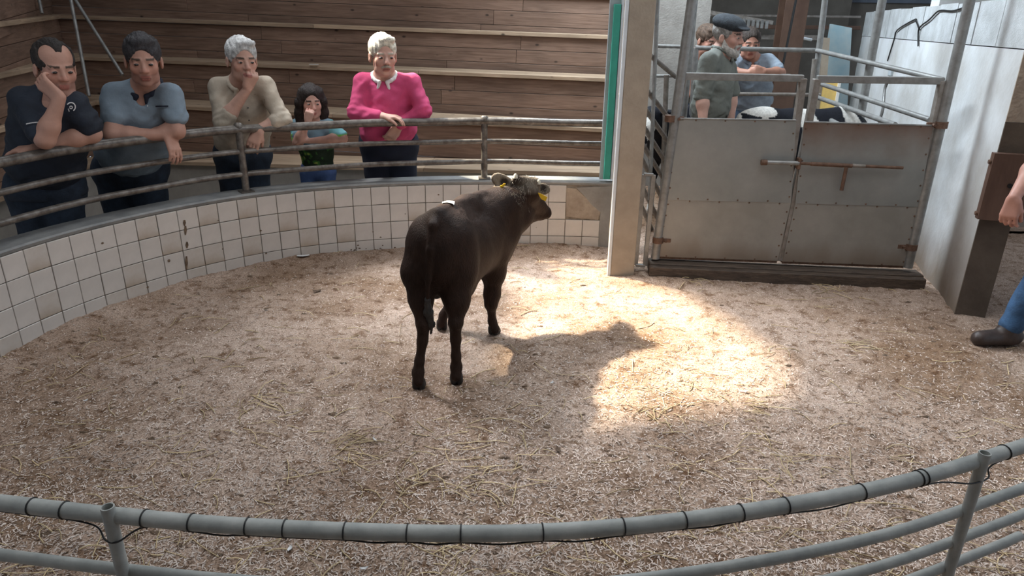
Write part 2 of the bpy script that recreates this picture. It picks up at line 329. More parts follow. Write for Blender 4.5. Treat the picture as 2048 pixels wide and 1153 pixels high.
for (px, y0, y1) in ((369, 440, 452), (371, 452, 470), (374, 484, 497), (373, 513, 540), (338, 519, 525)):
    V = []
    for yy, w in ((y0, 1.6), ((y0 + y1) / 2, 3), (y1, 1.2)):
        for sx in (-1, 1):
            d = ray(px + sx * w, yy); best = None
            for i in range(len(WALL) - 1):
                a, b2 = WALL[i] - WN[i] * .0062, WALL[i + 1] - WN[i + 1] * .0062
                try: s_, t_ = np.linalg.solve([[d[0], -(b2 - a)[0]], [d[1], -(b2 - a)[1]]], a)
                except Exception: continue
                if -.01 <= t_ <= 1.01 and s_ > 0: best = cC + d * s_
            V.append(best)
    if all(v is not None for v in V): mb.add(V, [(0, 1, 3, 2), (2, 3, 5, 4)])
sp = mb.obj('dirt_splash', M['dung'], ring); sp['kind'] = 'stuff'

# ------------------------------------------------------------------ floor
def dist_wall(x, y):
    d = np.full(np.shape(x), 9.); 
    for i in range(0, len(WALL), 2): d = np.minimum(d, np.hypot(x - WALL[i, 0], y - WALL[i, 1]))
    return d
def ground(x, y):
    x = np.asarray(x, float); y = np.asarray(y, float)
    h = .018 * vnoise(x * 2.2, y * 2.2, 1) + .012 * vnoise(x * 6, y * 6, 2) + .012 * vnoise(x * 15, y * 15, 3) + .006 * vnoise(x * 34, y * 34, 4) + .003 * vnoise(x * 80, y * 80, 5)
    dw = dist_wall(x, y) if np.ndim(x) else dist_wall(np.array([x]), np.array([y]))[0]
    h = h + (.045 + .04 * vnoise(x * 2.5, y * 2.5, 8)) * np.exp(-(dw / .14) ** 2)
    h = h + .012 * np.exp(-((y - 4.35 + .1 * (x - 1)) / .12) ** 2) * np.clip((x - .8) / .3, 0, 1) * (x < 3.2)
    return h
def outside(x, y):
    # beyond the ring wall (standing side)
    ang = np.arctan2(y - RC[1], x - RC[0]); wa = np.arctan2(WALL[:, 1] - RC[1], WALL[:, 0] - RC[0]); wa = np.where(wa < -.5, wa + 2 * np.pi, wa); wr = np.hypot(WALL[:, 1] - RC[1], WALL[:, 0] - RC[0])
    ang = np.where(ang < -.5, ang + 2 * np.pi, ang); o = np.argsort(wa); R = np.interp(ang, wa[o], wr[o]); return (np.hypot(x - RC[0], y - RC[1]) > R + .07) & (x < .80) & (ang > wa.min() - .02)
gx = np.arange(-2.75, 4.3, .016); gy = np.arange(.3, 5.6, .016); X, Y = np.meshgrid(gx, gy); Z = ground(X, Y)
V = np.stack([X, Y, Z], -1).reshape(-1, 3); ny, nx = X.shape; I = np.arange(ny * nx).reshape(ny, nx); Fq = np.stack([I[:-1, :-1], I[:-1, 1:], I[1:, 1:], I[1:, :-1]], -1).reshape(-1, 4)
c = V[Fq].mean(1); keep = ~outside(c[:, 0], c[:, 1]) & ~((c[:, 0] > 2.66 + .29 * (c[:, 1] - 3.83) + .08) & (c[:, 0] < 2.66 + .29 * (c[:, 1] - 3.83) + .10) & (c[:, 1] > 99)); Fq = Fq[keep]
u, inv = np.unique(Fq, return_inverse=True); V = V[u]; Fq = inv.reshape(-1, 4)
floor = link(bpy.data.objects.new('floor', mesh_np('floor', V, Fq, M['saw']))); tag(floor, kind='structure')
mb = MB(); mb.box((4.1, 9.05, -.03), (6.8, 7.0, .04)); mb.box((5.3, 3, -.03), (2.2, 5.4, .04)); mb.box((0, -1.8, -.03), (10, 4.3, .04)); mb.box((-3.9, .3, -.06), (2.3, 6, .04)); tag(mb.obj('floor', M['saw']), kind='structure')
mb = MB(); mb.box((-2.6, 6.4, -.40), (7.2, 8.4, .1)); tag(mb.obj('floor', M['floorc']), kind='structure')

# shavings: one scattered object
def scatter_pts(n, near=1.0):
    out = []
    while len(out) < n:
        px = RNG.uniform(-20, 2068, n); py = RNG.uniform(500, 1170, n)
        d = cF[None] + cR[None] * ((px - 1024) / FPX)[:, None] - cU[None] * ((py - 576.5) / FPX)[:, None]; p = cC + d * ((0 - H) / d[:, 2])[:, None]
        ok = ~outside(p[:, 0], p[:, 1]) & (p[:, 1] < 5.0) & (dist_wall(p[:, 0], p[:, 1]) > .02) & (p[:, 0] < 3.9) & ~((p[:, 1] > 3.7) & (p[:, 0] > 2.62 + .29 * (p[:, 1] - 3.83)) & (p[:, 0] < 2.9 + .29 * (p[:, 1] - 3.83))) & (RNG.random(n) < .35 + .65 * np.clip((3.8 - p[:, 1]) / 3, 0, 1) + .35)
        out += list(p[ok][:, :2])
    return np.array(out[:n])
def flakes(name, n, l0, l1, w0, w1, m, tilt=.5):
    P = scatter_pts(n); z = ground(P[:, 0], P[:, 1]) + .0015; a = RNG.uniform(0, 6.283, n); L = RNG.uniform(l0, l1, n) / 2; Wd = RNG.uniform(w0, w1, n) / 2; t = RNG.uniform(-tilt, tilt, n); t2 = RNG.uniform(-tilt, tilt, n)
    dx = np.stack([np.cos(a) * L, np.sin(a) * L, np.sin(t) * L * .6], 1); dy = np.stack([-np.sin(a) * Wd, np.cos(a) * Wd, np.sin(t2) * Wd], 1); c = np.stack([P[:, 0], P[:, 1], z + np.abs(np.sin(t)) * L * .6], 1)
    bow = np.zeros_like(c); bow[:, 2] = L * .18
    V = np.stack([c - dx - dy, c - dx + dy, c + dy * 1.0 + bow, c - dy + bow, c + dx - dy * .7, c + dx + dy * .7], 1).reshape(-1, 3); i = np.arange(n)[:, None] * 6
    F = np.concatenate([i + np.array([0, 3, 2, 1]), i + np.array([3, 4, 5, 2])]); o = link(bpy.data.objects.new(name, mesh_np(name, V, F, m, False))); return o
for nm, n, args, c_, lab in (('wood_shavings', 42000, (.006, .020, .0014, .0038), (.66, .56, .49), 'pale pinkish wood shavings strewn thickly over the ring floor'),
                         ('wood_chips', 15000, (.006, .019, .0016, .0045), (.17, .105, .065), 'darker brown wood chips mixed through the ring bedding')):
    o = flakes(nm, n, *args, mat(nm, c_, .85, var=.25, vscale=2.5)); tag(o, lab, 'bedding', kind='stuff')
# straw
mb = MB(); P = scatter_pts(560); cl = [atz(*q)[:2] for q in ((510, 800), (690, 900), (1490, 820), (1690, 690), (960, 960), (1530, 900), (1380, 560), (1650, 580), (830, 960), (1320, 830), (700, 880), (870, 1130))]
P = np.vstack([P] + [np.array([q + RNG.normal(0, .05, 2) for _ in range(13)]) for q in cl])
for (x, y) in P:
    a = random.uniform(0, 6.28) if random.random() < .5 else random.gauss(-.3, .5); L = random.uniform(.04, .16); k = random.uniform(-1.2, 1.2); pts = []; px_, py_ = x, y; lift = random.uniform(.0, .012)
    for i in range(4):
        g = float(ground(px_, py_)); pts.append((px_, py_, g + .003 + lift * math.sin(i / 3 * 3.14))); px_ += math.cos(a) * L / 3; py_ += math.sin(a) * L / 3; a += k / 3
    mb.tube(pts, random.uniform(.0014, .0027), 3, False)
tag(mb.obj('straw', M['straw']), 'loose golden straw stalks scattered over the sawdust of the ring', 'straw', kind='stuff')
mb = MB(); P = scatter_pts(480); P = np.vstack([P] + [np.array([atz(*q)[:2] + RNG.normal(0, .03, 2) for _ in range(5)]) for q in ((633, 583), (1285, 828), (1060, 850), (1045, 950), (1050, 770), (130, 755), (930, 785), (1115, 905), (240, 890), (890, 965))])
for (x, y) in P:
    r = random.choice((.004, .005, .006, .008, .010, .015)); g = float(ground(x, y)); a0 = random.random() * 6; s1 = random.uniform(.5, 1); V = []
    for ring_, zz in ((1, 0), (.8, .45), (.35, .75)):
        for k in range(6): V.append((x + r * 1.5 * ring_ * math.cos(a0 + k * 1.047) * random.uniform(.5, 1.3), y + r * s1 * ring_ * math.sin(a0 + k * 1.047) * random.uniform(.7, 1.2), g - .002 + zz * r * random.uniform(.3, .9)))
    mb.add(V, [(i * 6 + k, i * 6 + (k + 1) % 6, (i + 1) * 6 + (k + 1) % 6, (i + 1) * 6 + k) for i in range(2) for k in range(6)] + [(12, 13, 14, 15, 16, 17)], True)
tag(mb.obj('dung_clods', M['dung']), 'dark crumbs of dried dung scattered over the sawdust', 'dung', kind='stuff')
def scrap(px, py, L, w, a, label, m='paper', name='paper_scrap'):
    p = atz(px, py); g = float(ground(p[0], p[1])); mb = MB(); n = 5; V = []
    for i in range(n):
        t = i / (n - 1) - .5
        for j in (-1, 0, 1): V.append((t * L, j * w / 2 * (1 - 1.6 * t * t), .006 + .012 * t * t + (.004 if j else 0)))
    F = [(i * 3 + j, (i + 1) * 3 + j, (i + 1) * 3 + j + 1, i * 3 + j + 1) for i in range(n - 1) for j in range(2)]
    V2 = [(x, y, z - .002) for x, y, z in V]; mb.add(V, F); mb.add(V2, [f[::-1] for f in F])
    o = mb.obj(name, M[m]); o.location = (p[0], p[1], g + .002); o.rotation_euler = (0, 0, a); tag(o, label, 'litter'); return o
scrap(608, 528, .085, .035, .3, 'white paper scrap lying against the foot of the tiled wall')
scrap(750, 884, .035, .008, -.9, 'thin white sliver left of the calf\'s shadow in open sawdust')
scrap(580, 1101, .022, .012, 1.4, 'small white scrap just below the near rail, left of centre')
scrap(728, 1139, .024, .010, .2, 'tiny white scrap at the bottom edge of the picture')
scrap(1104, 772, .020, .010, .9, 'small white scrap inside the calf\'s shadow')
scrap(172, 803, .018, .010, .9, 'small grey scrap on the sawdust at far left')
scrap(1116, 904, .018, .028, .2, 'dark flat dung chip below the calf\'s shadow', 'dung', 'dung_chip')
scrap(634, 583, .05, .028, .3, 'dark dung lump on sawdust left of the calf', 'dung', 'dung_chip')

# ------------------------------------------------------------------ ring rails (far side)
RS0, RS1 = 0.35, smax
ringrail = empty('ring_rail', (*wall_at(smax * .5, .07)[0], CAPZ), 'worn grey three-bar steel rail curving along the top of the tiled wall', 'railing')
base_loc = np.array(ringrail.location)
def loc_tube(pts, r, n=10): 
    mb = MB(); mb.tube(np.array(pts) - base_loc, r, n); return mb
for z0, r in ((.935, .0275), (.792, .018), (.646, .019)):
    S = np.linspace(RS0, RS1, 90); pts = []
    for s in S:
        p, _ = wall_at(s, .07); pts.append((p[0], p[1], z0 - .012 * (1 - s / smax) + .003 * math.sin(s * 3.1) + .002 * math.sin(s * 7)))
    loc_tube(pts, r, 12).obj('rail_bar', M['rail'], ringrail)
for px in (484, 968, -150):
    # find s whose wall point projects at this px
    best = min(np.linspace(.2, smax, 400), key=lambda s: abs(1024 + FPX * np.dot(np.array([*wall_at(s, .07)[0], .75]) - cC, cR) / np.dot(np.array([*wall_at(s, .07)[0], .75]) - cC, cF) - px))
    p, n = wall_at(best, .07); mb = MB(); mb.tube(np.array([(p[0], p[1], z) for z in (CAPZ + .01, .6, .645, .70, .8, .9, .945)]) - base_loc, [.023, .023, .025, .022, .023, .024, .024], 12)
    mb.tube(np.array([(p[0], p[1], z) for z in (.945, .965, .975)]) - base_loc, [.030, .028, .015], 12)
    mb.box(np.array([p[0], p[1], CAPZ + .018]) - base_loc, (.085, .085, .008), rotz(math.atan2(n[1], n[0])))
    mb.obj('rail_post', M['rail'], ringrail)

# ------------------------------------------------------------------ stepped benches
def tierY(x, Y0): return Y0 + .10 * (.8 - x)
tiers = [  # Y at right, left corner px, right px, left-wing px at x=0 and its Y
    (5.95, (205, 318), (1205, 345), (0, 392), 4.55),
    (6.45, (190, 202), (1212, 257), (0, 254), 4.85),
    (6.95, (165, 113), (1210, 156), (0, 146), 5.1),
    (7.45, (118, 30), (1218, 71), (0, 43), 5.4),
    (7.95, (95, -52), (1222, -8), (0, -58), 5.7)]
def aty_line(px, py, Y0):
    d = ray(px, py); t = (Y0 + .08 - cC[1] + 0) / (d[1] + .10 * d[0]); return cC + d * t
TP = []
for Y0, l, r, wl, YW in tiers:
    A = aty_line(*r, Y0); B = aty_line(*l, Y0); Cc = aty(*wl, YW)
    A = A + (A - B) * .045; Cc = Cc + (Cc - B) * .35; TP.append((A, B, Cc))
ordn = ['lowest', 'second', 'third', 'fourth', 'top']
def plank(parent, a, b, w, h, m, bev=.003, name='plank'):
    # plank as own object with local X along its length
    a = np.array(a, float); b = np.array(b, float); d = b - a; L = np.linalg.norm(d); R = frame(d)
    mb = MB(); mb.box((0, 0, 0), (L - .003, w, h), bev=bev); o = bpy.data.objects.new(name, mb.mesh(name, m)); COL.objects.link(o)
    mw = Matrix([[*R[0], (a + b)[0] / 2], [*R[1], (a + b)[1] / 2], [*R[2], (a + b)[2] / 2], [0, 0, 0, 1]]); o.parent = parent
    o.matrix_local = Matrix.Translation(parent.location).inverted() @ mw; return o
for wing in (0, 1):
    for i, (A, B, Cc) in enumerate(TP):
        p, q = (B, A) if wing == 0 else (B, Cc)
        side = 'facing the ring behind the spectators' if wing == 0 else 'in the left side wing'
        e = empty('bench_tier', tuple((p + q) / 2 - np.array([0, 0, .2])), f'{ordn[i]} tier of the plank bench stand {side}', 'bench')
        d = (q - p) / np.linalg.norm(q - p); back = np.cross(d, (0, 0, 1)) * (-1 if wing == 0 else 1); back[2] = 0; back /= np.linalg.norm(back)
        # nose board
        depth = .50
        zt = -.018
        cuts = [0, .46, 1] if i % 2 else [0, .63, 1]
        for c0, c1 in zip(cuts[:-1], cuts[1:]):
            a_, b_ = p + (q - p) * c0, p + (q - p) * c1
            ntr = 4
            for k in range(ntr):
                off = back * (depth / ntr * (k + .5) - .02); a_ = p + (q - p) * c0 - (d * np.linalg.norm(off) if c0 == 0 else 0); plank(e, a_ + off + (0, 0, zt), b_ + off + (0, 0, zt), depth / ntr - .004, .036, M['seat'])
        # riser planks below the nose
        prevz = (TP[i - 1][0] + TP[i - 1][1]) / 2 if i else None
        if i == 0:
            rh = .70; mb = MB(); a_, b_ = p + back * .10 - d * .2, q + back * .10
            beam(mb, a_ - np.array(e.location) + (0, 0, -.40), b_ - np.array(e.location) + (0, 0, -.40), .12, .72); mb.obj('concrete_riser', M['floorc'], e)
        else:
            pz = TP[i - 1][0] if wing == 0 else TP[i - 1][2]
            za = (p[2] - TP[i - 1][1][2]); zb = (q[2] - pz[2]); hh = min(za, zb) - .036
            hh = max(za, zb) - .02
            fr = [.36, .36, .28]; zz = -.038
            for j, f in enumerate(fr):
                hgt = hh * f; zc = zz - hgt / 2; zz -= hgt
                nc = [0, random.uniform(.2, .45), random.uniform(.6, .85), 1] if wing == 0 else [0, 1]
                for c0, c1 in zip(nc[:-1], nc[1:]):
                    jo = back * (.03 + random.uniform(0, .003))
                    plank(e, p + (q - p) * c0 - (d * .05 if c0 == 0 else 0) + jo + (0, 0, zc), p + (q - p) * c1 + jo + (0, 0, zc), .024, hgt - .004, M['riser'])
# wall behind the topmost tier is plank too high to matter; dark gable, plus unseen left wall added to darken that side
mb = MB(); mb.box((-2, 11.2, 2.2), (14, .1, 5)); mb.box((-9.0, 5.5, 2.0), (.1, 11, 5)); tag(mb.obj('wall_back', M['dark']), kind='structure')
# thin pipes standing on the benches
def pipe(name, a, b, r, m, label=None, cat=None, n=10, group=None):
    a = np.array(a, float); b = np.array(b, float); mb = MB(); base = a if a[2] < b[2] else b
    mb.tube([a - base, (a + b) / 2 - base, b - base], r, n); o = mb.obj(name, m); o.location = base; tag(o, label, cat, group); return o
pipe('support_pipe', aty(178, 192, 6.6), aty(137, -25, 6.9), .016, M['galv'], 'upright galvanised pipe on the left benches between the first two men', 'pipe')
pipe('support_pipe', aty(245, 150, 6.7), aty(137, -22, 7.0), .016, M['galv'], 'slanting galvanised pipe running down behind the man in the blue-grey shirt', 'pipe')
pipe('support_pipe', aty(84, 27, 7.2), aty(72, -30, 7.3), .016, M['galv'], 'short galvanised pipe at the top left on the upper bench', 'pipe')
def slab(name, a, z0, size, m, label, cat, rz=0):
    mb = MB(); mb.box((0, 0, size[2] / 2), size, rotz(rz), .003); o = mb.obj(name, m); o.location = (a[0], a[1], z0); tag(o, label, cat); return o
p = aty(628, 131, 7.2); scrapo = slab('paper_sheet', p, p[2] + .01, (.09, .05, .003), M['paper'], 'white paper left on the bench above the girl', 'paper', .1)

# ------------------------------------------------------------------ pillar and painted edge
P0 = atz(1221, 551); P1 = atz(1266, 552)
PD = (P1 - P0); PL = np.linalg.norm(PD); PDn = PD / PL; pbk = np.array([-PDn[1], PDn[0], 0])
def prism_local(name, base, dx, w, dy, d, h, m, taper=1.0, kind=None, parent=None, z0=-.05, bev=.004):
    mb = MB(); c = base + dx * w / 2 + dy * d / 2; R = np.stack([dx, dy, (0, 0, 1)], 1)
    mb.box((0, 0, h / 2), (w, d, h), R, bev); o = mb.obj(name, m, parent); o.location = (c[0], c[1], z0); return o
pil = prism_local('pillar', P0, PDn, PL + .005, pbk, .24, 3.4, M['concp']); tag(pil, 'square brown concrete pillar between the tiled wall and the metal gate', 'pillar')
edge = empty('painted_upright', (P0[0] - .02, P0[1] + .02, 0), 'white and green painted upright strip fixed beside the concrete pillar', 'post')
def strip(pxt, pxb, yb, Y0, w, t, m, name, ztop=2.2):
    b = aty(pxb, yb, Y0); mb = MB(); L = np.array(edge.location)
    mb.box(np.array([b[0] + w / 2, Y0 + t / 2, (b[2] + ztop) / 2]) - L, (w, t, ztop - b[2]), None, .002); return mb.obj(name, m, edge)
mb = MB(); mb.box(np.array([P0[0] - .012, P0[1] + .012, 1.6]) - np.array(edge.location), (.022, .022, 3.3), None, .003); mb.obj('white_edge', M['white'], edge)
strip(0, 1199, 359, 4.97, .125, .03, M['gwhite'], 'grey_backing', 2.6)
strip(0, 1207, 359, 4.93, .046, .035, M['green'], 'green_stripe', 1.72)
strip(0, 1221, 359, 4.93, .05, .04, M['white'], 'white_strip', 2.6)

# ------------------------------------------------------------------ gate
G0 = atz(1306, 517, .10); G1 = atz(1822, 540, .10)
GD = G1 - G0; GD[2] = 0; GL = np.linalg.norm(GD); GX = GD / GL; GN = np.array([GX[1], -GX[0], 0])  # towards camera
print('gate', G0, G1, GL)
def onplane(px, py, off=0.):
    d = ray(px, py); o = G0 + GN * off; t = np.dot(o - cC, GN) / np.dot(d, GN); return cC + d * t
def gl(p): return np.array([np.dot(np.array(p) - G0, GX), np.dot(np.array(p) - G0, GN), p[2]])  # local
GR = np.stack([GX, GN, (0, 0, 1)], 1); GRm = Matrix(GR.tolist()).to_4x4()
def gobj(mb, name, m, parent):
    o = mb.obj(name, m, parent); return o
def gate_leaf(px0, px1, tops, label, sheetpx, hinge_side):
    """corner pixels -> local frame on the gate plane; a leaf is tubes + two sheets"""
    bl, br, tr, tl = [onplane(*c) for c in px0]; sl_, sr_ = [onplane(*c) for c in sheetpx]; ml, mr = [onplane(*c) for c in tops]
    e = empty('gate_leaf', tuple(bl), label, 'gate', 'pair of sheeted steel gate leaves'); L = bl
    def tb(a, b, r, nm='frame_tube', m=M['gframe']):
        mb = MB(); mb.tube([a - L, (a + b) / 2 - L, b - L], r, 10); return mb.obj(nm, m, e)
    def flat(a, b, w, t, nm, m): mb = MB(); beam(mb, a - L, b - L, t, w, .003); return mb.obj(nm, m, e)
    flat(bl, tl, .045, .04, 'side_tube', M['gframe']); flat(br, tr, .045, .04, 'side_tube', M['gframe'])
    flat(tl, tr, .042, .042, 'top_tube', M['galv']); flat(bl, br, .035, .04, 'bottom_tube', M['rust'])
    def sheet(a, b, c, d, nm, m, off):
        mb = MB(); o = GN * off; k = GN * .003; V = [a + o - L, b + o - L, c + o - L, d + o - L]; V2 = [v - k for v in V]
        mb.add(V + V2, [(0, 1, 2, 3), (7, 6, 5, 4), (0, 4, 5, 1), (1, 5, 6, 2), (2, 6, 7, 3), (3, 7, 4, 0)]); s = mb.obj(nm, m, e)
        bm = MB(); cs = [a, b, c, d]
        for i in range(4):
            p_, q_ = cs[i], cs[(i + 1) % 4]; n_ = 4 if i % 2 == 0 else 5
            for t in range(n_):
                f = (t + .3) / n_; pt = p_ * (1 - f) + q_ * f; ctr = (a + b + c + d) / 4; pt = pt + (ctr - pt) * .035
                bm.tube([pt + o - L, pt + o + GN * .004 - L], [.006, .004], 6)
        r_ = bm.obj('rivet', M['rust'], s); r_['kind'] = 'stuff'; return s
    sheet(bl, br, mr, ml, 'lower_sheet', M['sheetlow'], .026); sheet(ml, mr, sr_, sl_, 'upper_sheet', M['sheetr' if hinge_side else 'sheet'], .029)
    mb = MB(); a, b = sl_ + GN * .026, sr_ + GN * .026; beam(mb, a - L, b - L, .012, .010, .002); mb.obj('sheet_lip', M['galv'], e)
    return e
leafL = gate_leaf([(1310, 511), (1553, 520), (1606, 157), (1366, 152)], None, [(1333, 398), (1580, 404)], 'left leaf of the sheeted steel gate, hinged beside the concrete pillar', [(1346, 236), (1590, 240)], 0)
leafR = gate_leaf([(1563, 521), (1806, 530), (1885, 162), (1634, 158)], None, [(1588, 405), (1834, 412)], 'right leaf of the sheeted steel gate, rust-stained along its top, hinged by the pale wall', [(1606, 243), (1862, 250)], 1)
leafL.name = 'gate_leaf'
tops = None
def gate_post(pb, pt, r, label, off=.0, m='galv', hinges=()):
    a = onplane(*pb, off); b = onplane(*pt, off); b = a + (b - a) * 1.15; e = empty('gate_post', tuple(a), label, 'post')
    mb = MB(); mb.tube([a - a, (b - a) / 2, b - a], r, 14); mb.obj('post_tube', M[m], e)
    for hx, hy, sg in hinges:
        h = onplane(hx, hy, off) - a; mb = MB(); mb.tube([h - (0, 0, .02), h + (0, 0, .02)], r + .008, 12); mb.box(h + GX * sg * .04, (.09, .018, .028), GR, .003); mb.tube([h + GX * sg * .05 - GN * .02, h + GX * sg * .05 + GN * .035], .009, 8); mb.obj('hinge_band', M['rust'], e)
    return e
gate_post((1310, 517), (1385, -10), .029, 'tall galvanised post carrying the left gate leaf', .02, 'galv', ((1341, 237, 1), (1316, 480, 1)))
gate_post((1815, 535), (1942, -10), .030, 'tall galvanised post carrying the right gate leaf beside the pale wall', .02, 'galv', ((1882, 250, -1), (1822, 494, -1)))
# sill
a = G0 + GN * .10 - GX * .03; b = G1 + GN * .10 + GX * .05; a[2] = b[2] = .0
sill = empty('gate_sill', tuple(a), 'dark wet timber sill under the metal gate', 'sill')
mb = MB(); beam(mb, (0, 0, .03), b - a, .06, .10, .006) if False else beam(mb, np.array([0, 0, .03]), b - a + np.array([0, 0, .03]), .06, .10, .006); mb.obj('sill_beam', M['timber'], sill)
mb = MB(); bk = -GN * .075; beam(mb, bk + (0, 0, .055), b - a + bk + (0, 0, .055), .12, .075, .006); mb.obj('sill_step', M['timber'], sill)
# latch
lt = empty('gate_latch', tuple(onplane(1525, 325, .05)), 'long sliding bolt latch with drop handle across both gate leaves', 'latch'); L = np.array(lt.location)
def lpipe(p, q, r, nm, m, off=.06):
    a, b = onplane(*p, off) - L, onplane(*q, off) - L; mb = MB(); mb.tube([a, b], r, 10); return mb.obj(nm, m, lt)
lpipe((1528, 325), (1598, 327), .014, 'latch_sleeve', M['galv']); lpipe((1600, 327), (1806, 336), .0095, 'bolt_rod', M['rust'])
lpipe((1622, 328), (1704, 332), .013, 'rod_sleeve', M['rust']); lpipe((1522, 325), (1534, 325), .018, 'latch_collar', M['rust'])
lpipe((1693, 334), (1683, 381), .0115, 'drop_handle', M['rust'], .068); lpipe((1704, 331), (1730, 333), .012, 'rod_sleeve', M['gframe'])
for qx in (1597,):
    mb = MB(); c_ = onplane(qx, 327, .045) - L; mb.box(c_, (.02, .05, .07), GR, .003); mb.obj('latch_keeper', M['rust'], lt)
# small rectangular frame between pillar and gate post
fr = empty('small_frame', tuple(onplane(1268, 532, .0)), 'narrow rectangular steel frame between the concrete pillar and gate post', 'frame'); L = np.array(fr.location)
cs = [onplane(*c, .0) for c in ((1268, 530), (1283, 532), (1303, 352), (1286, 350))]
cs = [onplane(*c, .0) for c in ((1271, 530), (1290, 532), (1307, 350), (1288, 349))]
for i in range(4):
    mb = MB(); beam(mb, cs[i] - L, cs[(i + 1) % 4] - L, .03, .018, .002); mb.obj('frame_bar', M['galv'], fr)

# ------------------------------------------------------------------ pens behind the gate
def bar(parent, L, a, b, r, m, name='bar'):
    mb = MB(); mb.tube([np.array(a) - L, (np.array(a) + np.array(b)) / 2 - L, np.array(b) - L], r, 10); return mb.obj(name, m, parent)
pn = empty('slanted_barrier', tuple(aty(1300, 420, 5.3)), 'barrier of slanting steel bars seen in the gap left of the gate', 'barrier'); L = np.array(pn.location)
for (a, b) in (((1302, 112), (1342, 146)), ((1297, 185), (1336, 235)), ((1293, 222), (1330, 275)), ((1290, 258), (1326, 316)), ((1287, 292), (1322, 350)), ((1284, 320), (1318, 385)), ((1280, 365), (1312, 430)), ((1277, 400), (1306, 465))):
    A, B = aty(*a, 5.05), aty(*b, 5.6); bar(pn, L, A + (A - B) * .15, B + (B - A) * .25, .018, M['gframe'], 'slanted_bar')
bar(pn, L, aty(1299, 400, 5.05), aty(1316, -20, 5.05), .014, M['galv'], 'upright'); bar(pn, L, aty(1320, 520, 5.7), aty(1333, 150, 5.7), .02, M['gframe'], 'upright')
pn2 = empty('pen_railing', tuple(aty(1400, 230, 6.3)), 'galvanised pipe railing of the pen behind the men at the gate', 'railing'); L = np.array(pn2.location)
bar(pn2, L, aty(1395, 96, 6.2), aty(1634, 101, 6.2), .020, M['galv'], 'rail_bar'); bar(pn2, L, aty(1395, 187, 6.2), aty(1640, 190, 6.2), .016, M['gframe'], 'rail_bar')
bar(pn2, L, aty(1312, 92, 6.25), aty(1378, 94, 6.25), .016, M['galv'], 'rail_bar'); bar(pn2, L, aty(1308, 152, 6.25), aty(1378, 152, 6.25), .014, M['galv'], 'rail_bar')
bar(pn2, L, aty(1392, 96, 6.2), aty(1383, 236, 6.2), .024, M['galv'], 'rail_post'); bar(pn2, L, aty(1396, 96, 6.2), aty(1390, 96, 6.2), .024, M['galv'], 'rail_end')
pipe('pen_post', aty(1367, 240, 6.0), aty(1393, -40, 6.0), .026, M['galv'], 'tall galvanised pen post left of the man in the flat cap', 'post')
pp = aty(1632, 235, 6.1)
pipe('pen_post', aty(1627, 190, 6.1), aty(1655, -40, 6.1), .024, M['galv'], 'tall pale galvanised pen post right of the man leaning on the rail', 'post')
pipe('pen_post', aty(1716, 260, 5.4), aty(1772, -40, 5.4), .030, M['galv'], 'tall galvanised post midway along the pale right wall behind the gate', 'post')
rr = empty('wall_railing', tuple(aty(1640, 200, 6.1)), 'three galvanised pipe rails running along the pale right wall behind the gate', 'railing'); L = np.array(rr.location)
for a, b in (((1634, 101), (1885, 160)), ((1636, 166), (1860, 240)), ((1630, 193), (1790, 250)), ((1634, 226), (1700, 262))):
    A = aty(*a, 6.1); B = onplane(*b, -.15); bar(rr, L, A, B, .018, M['galv'], 'rail_bar')
bar(rr, L, aty(1618, 235, 6.1), aty(1630, 118, 6.1), .022, M['gframe'], 'rail_post')
# panels standing at the back of the wall
def panel(name, px, Y0, t, m, label, cat, parent=None):
    pts = [aty(*q, Y0) for q in px]; L = pts[0].copy(); mb = MB(); V = [p_ - L for p_ in pts]; V2 = [v + np.array([0, t, 0]) for v in V]; n = len(V)
    mb.add(V + V2, [tuple(range(n)), tuple(range(n, 2 * n))[::-1]] + [(i, i + n, (i + 1) % n + n, (i + 1) % n) for i in range(n)])
    o = mb.obj(name, m); o.location = L; tag(o, label, cat); return o
bp_ = panel('blue_door', ((1618, 330), (1688, 330), (1704, 56), (1663, 48)), 8.75, .05, M['bluep'], 'pale blue painted sheet door standing open at the end of the pale wall', 'door')
panel('cream_post', ((1628, 330), (1642, 330), (1660, 76), (1646, 75)), 8.1, .05, M['concp'], 'cream painted post beside the pale blue door', 'post')
panel('yellow_panel', ((1637, 250), (1664, 250), (1678, 160), (1650, 155)), 8.0, .03, M['yellowp'], 'yellow panel below the pale blue door', 'panel')
panel('trim_strip', ((1664, 250), (1669, 250), (1683, 160), (1678, 160)), 7.98, .03, M['pale'], 'narrow white strip beside the yellow panel', 'trim')

# right wall: prism along its line
def wl(y, off=0.): 
    d = np.array([.29, 1.0]); d /= np.linalg.norm(d); n = np.array([d[1], -d[0]]); b_ = np.array([2.66, 3.83]) + np.array([.29, 1.0]) * (y - 3.83); return b_ + n * off
zc = aty(2047, 96, wl(3.83)[1])[2]; ztop = 1.76
WTHK = .16
mb = MB(); a0, a1 = wl(3.83), wl(8.6); b0, b1 = wl(3.83, WTHK), wl(8.6, WTHK)
def prism4(mb, pts, z0, z1): 
    V = [(p_[0], p_[1], z0) for p_ in pts] + [(p_[0], p_[1], z1) for p_ in pts]; n = len(pts)
    mb.add(V, [tuple(range(n))[::-1], tuple(range(n, 2 * n))] + [(i, (i + 1) % n, (i + 1) % n + n, i + n) for i in range(n)])
zj = 1.50
prism4(mb, [a0, b0, b1, a1], -.06, zj); wr_ = mb.obj('wall_right', M['concw']); tag(wr_, kind='structure')
ys = np.linspace(3.83, 8.6, 12)
for y0, y1 in zip(ys[:-1], ys[1:]):
    mb = MB(); j = random.uniform(-.004, .004); prism4(mb, [wl(y0 + .006, j), wl(y0 + .006, WTHK), wl(y1 - .006, WTHK), wl(y1 - .006, j)], zj + .006, ztop + random.uniform(-.004, .006)); mb.obj('block', M['block'], wr_)
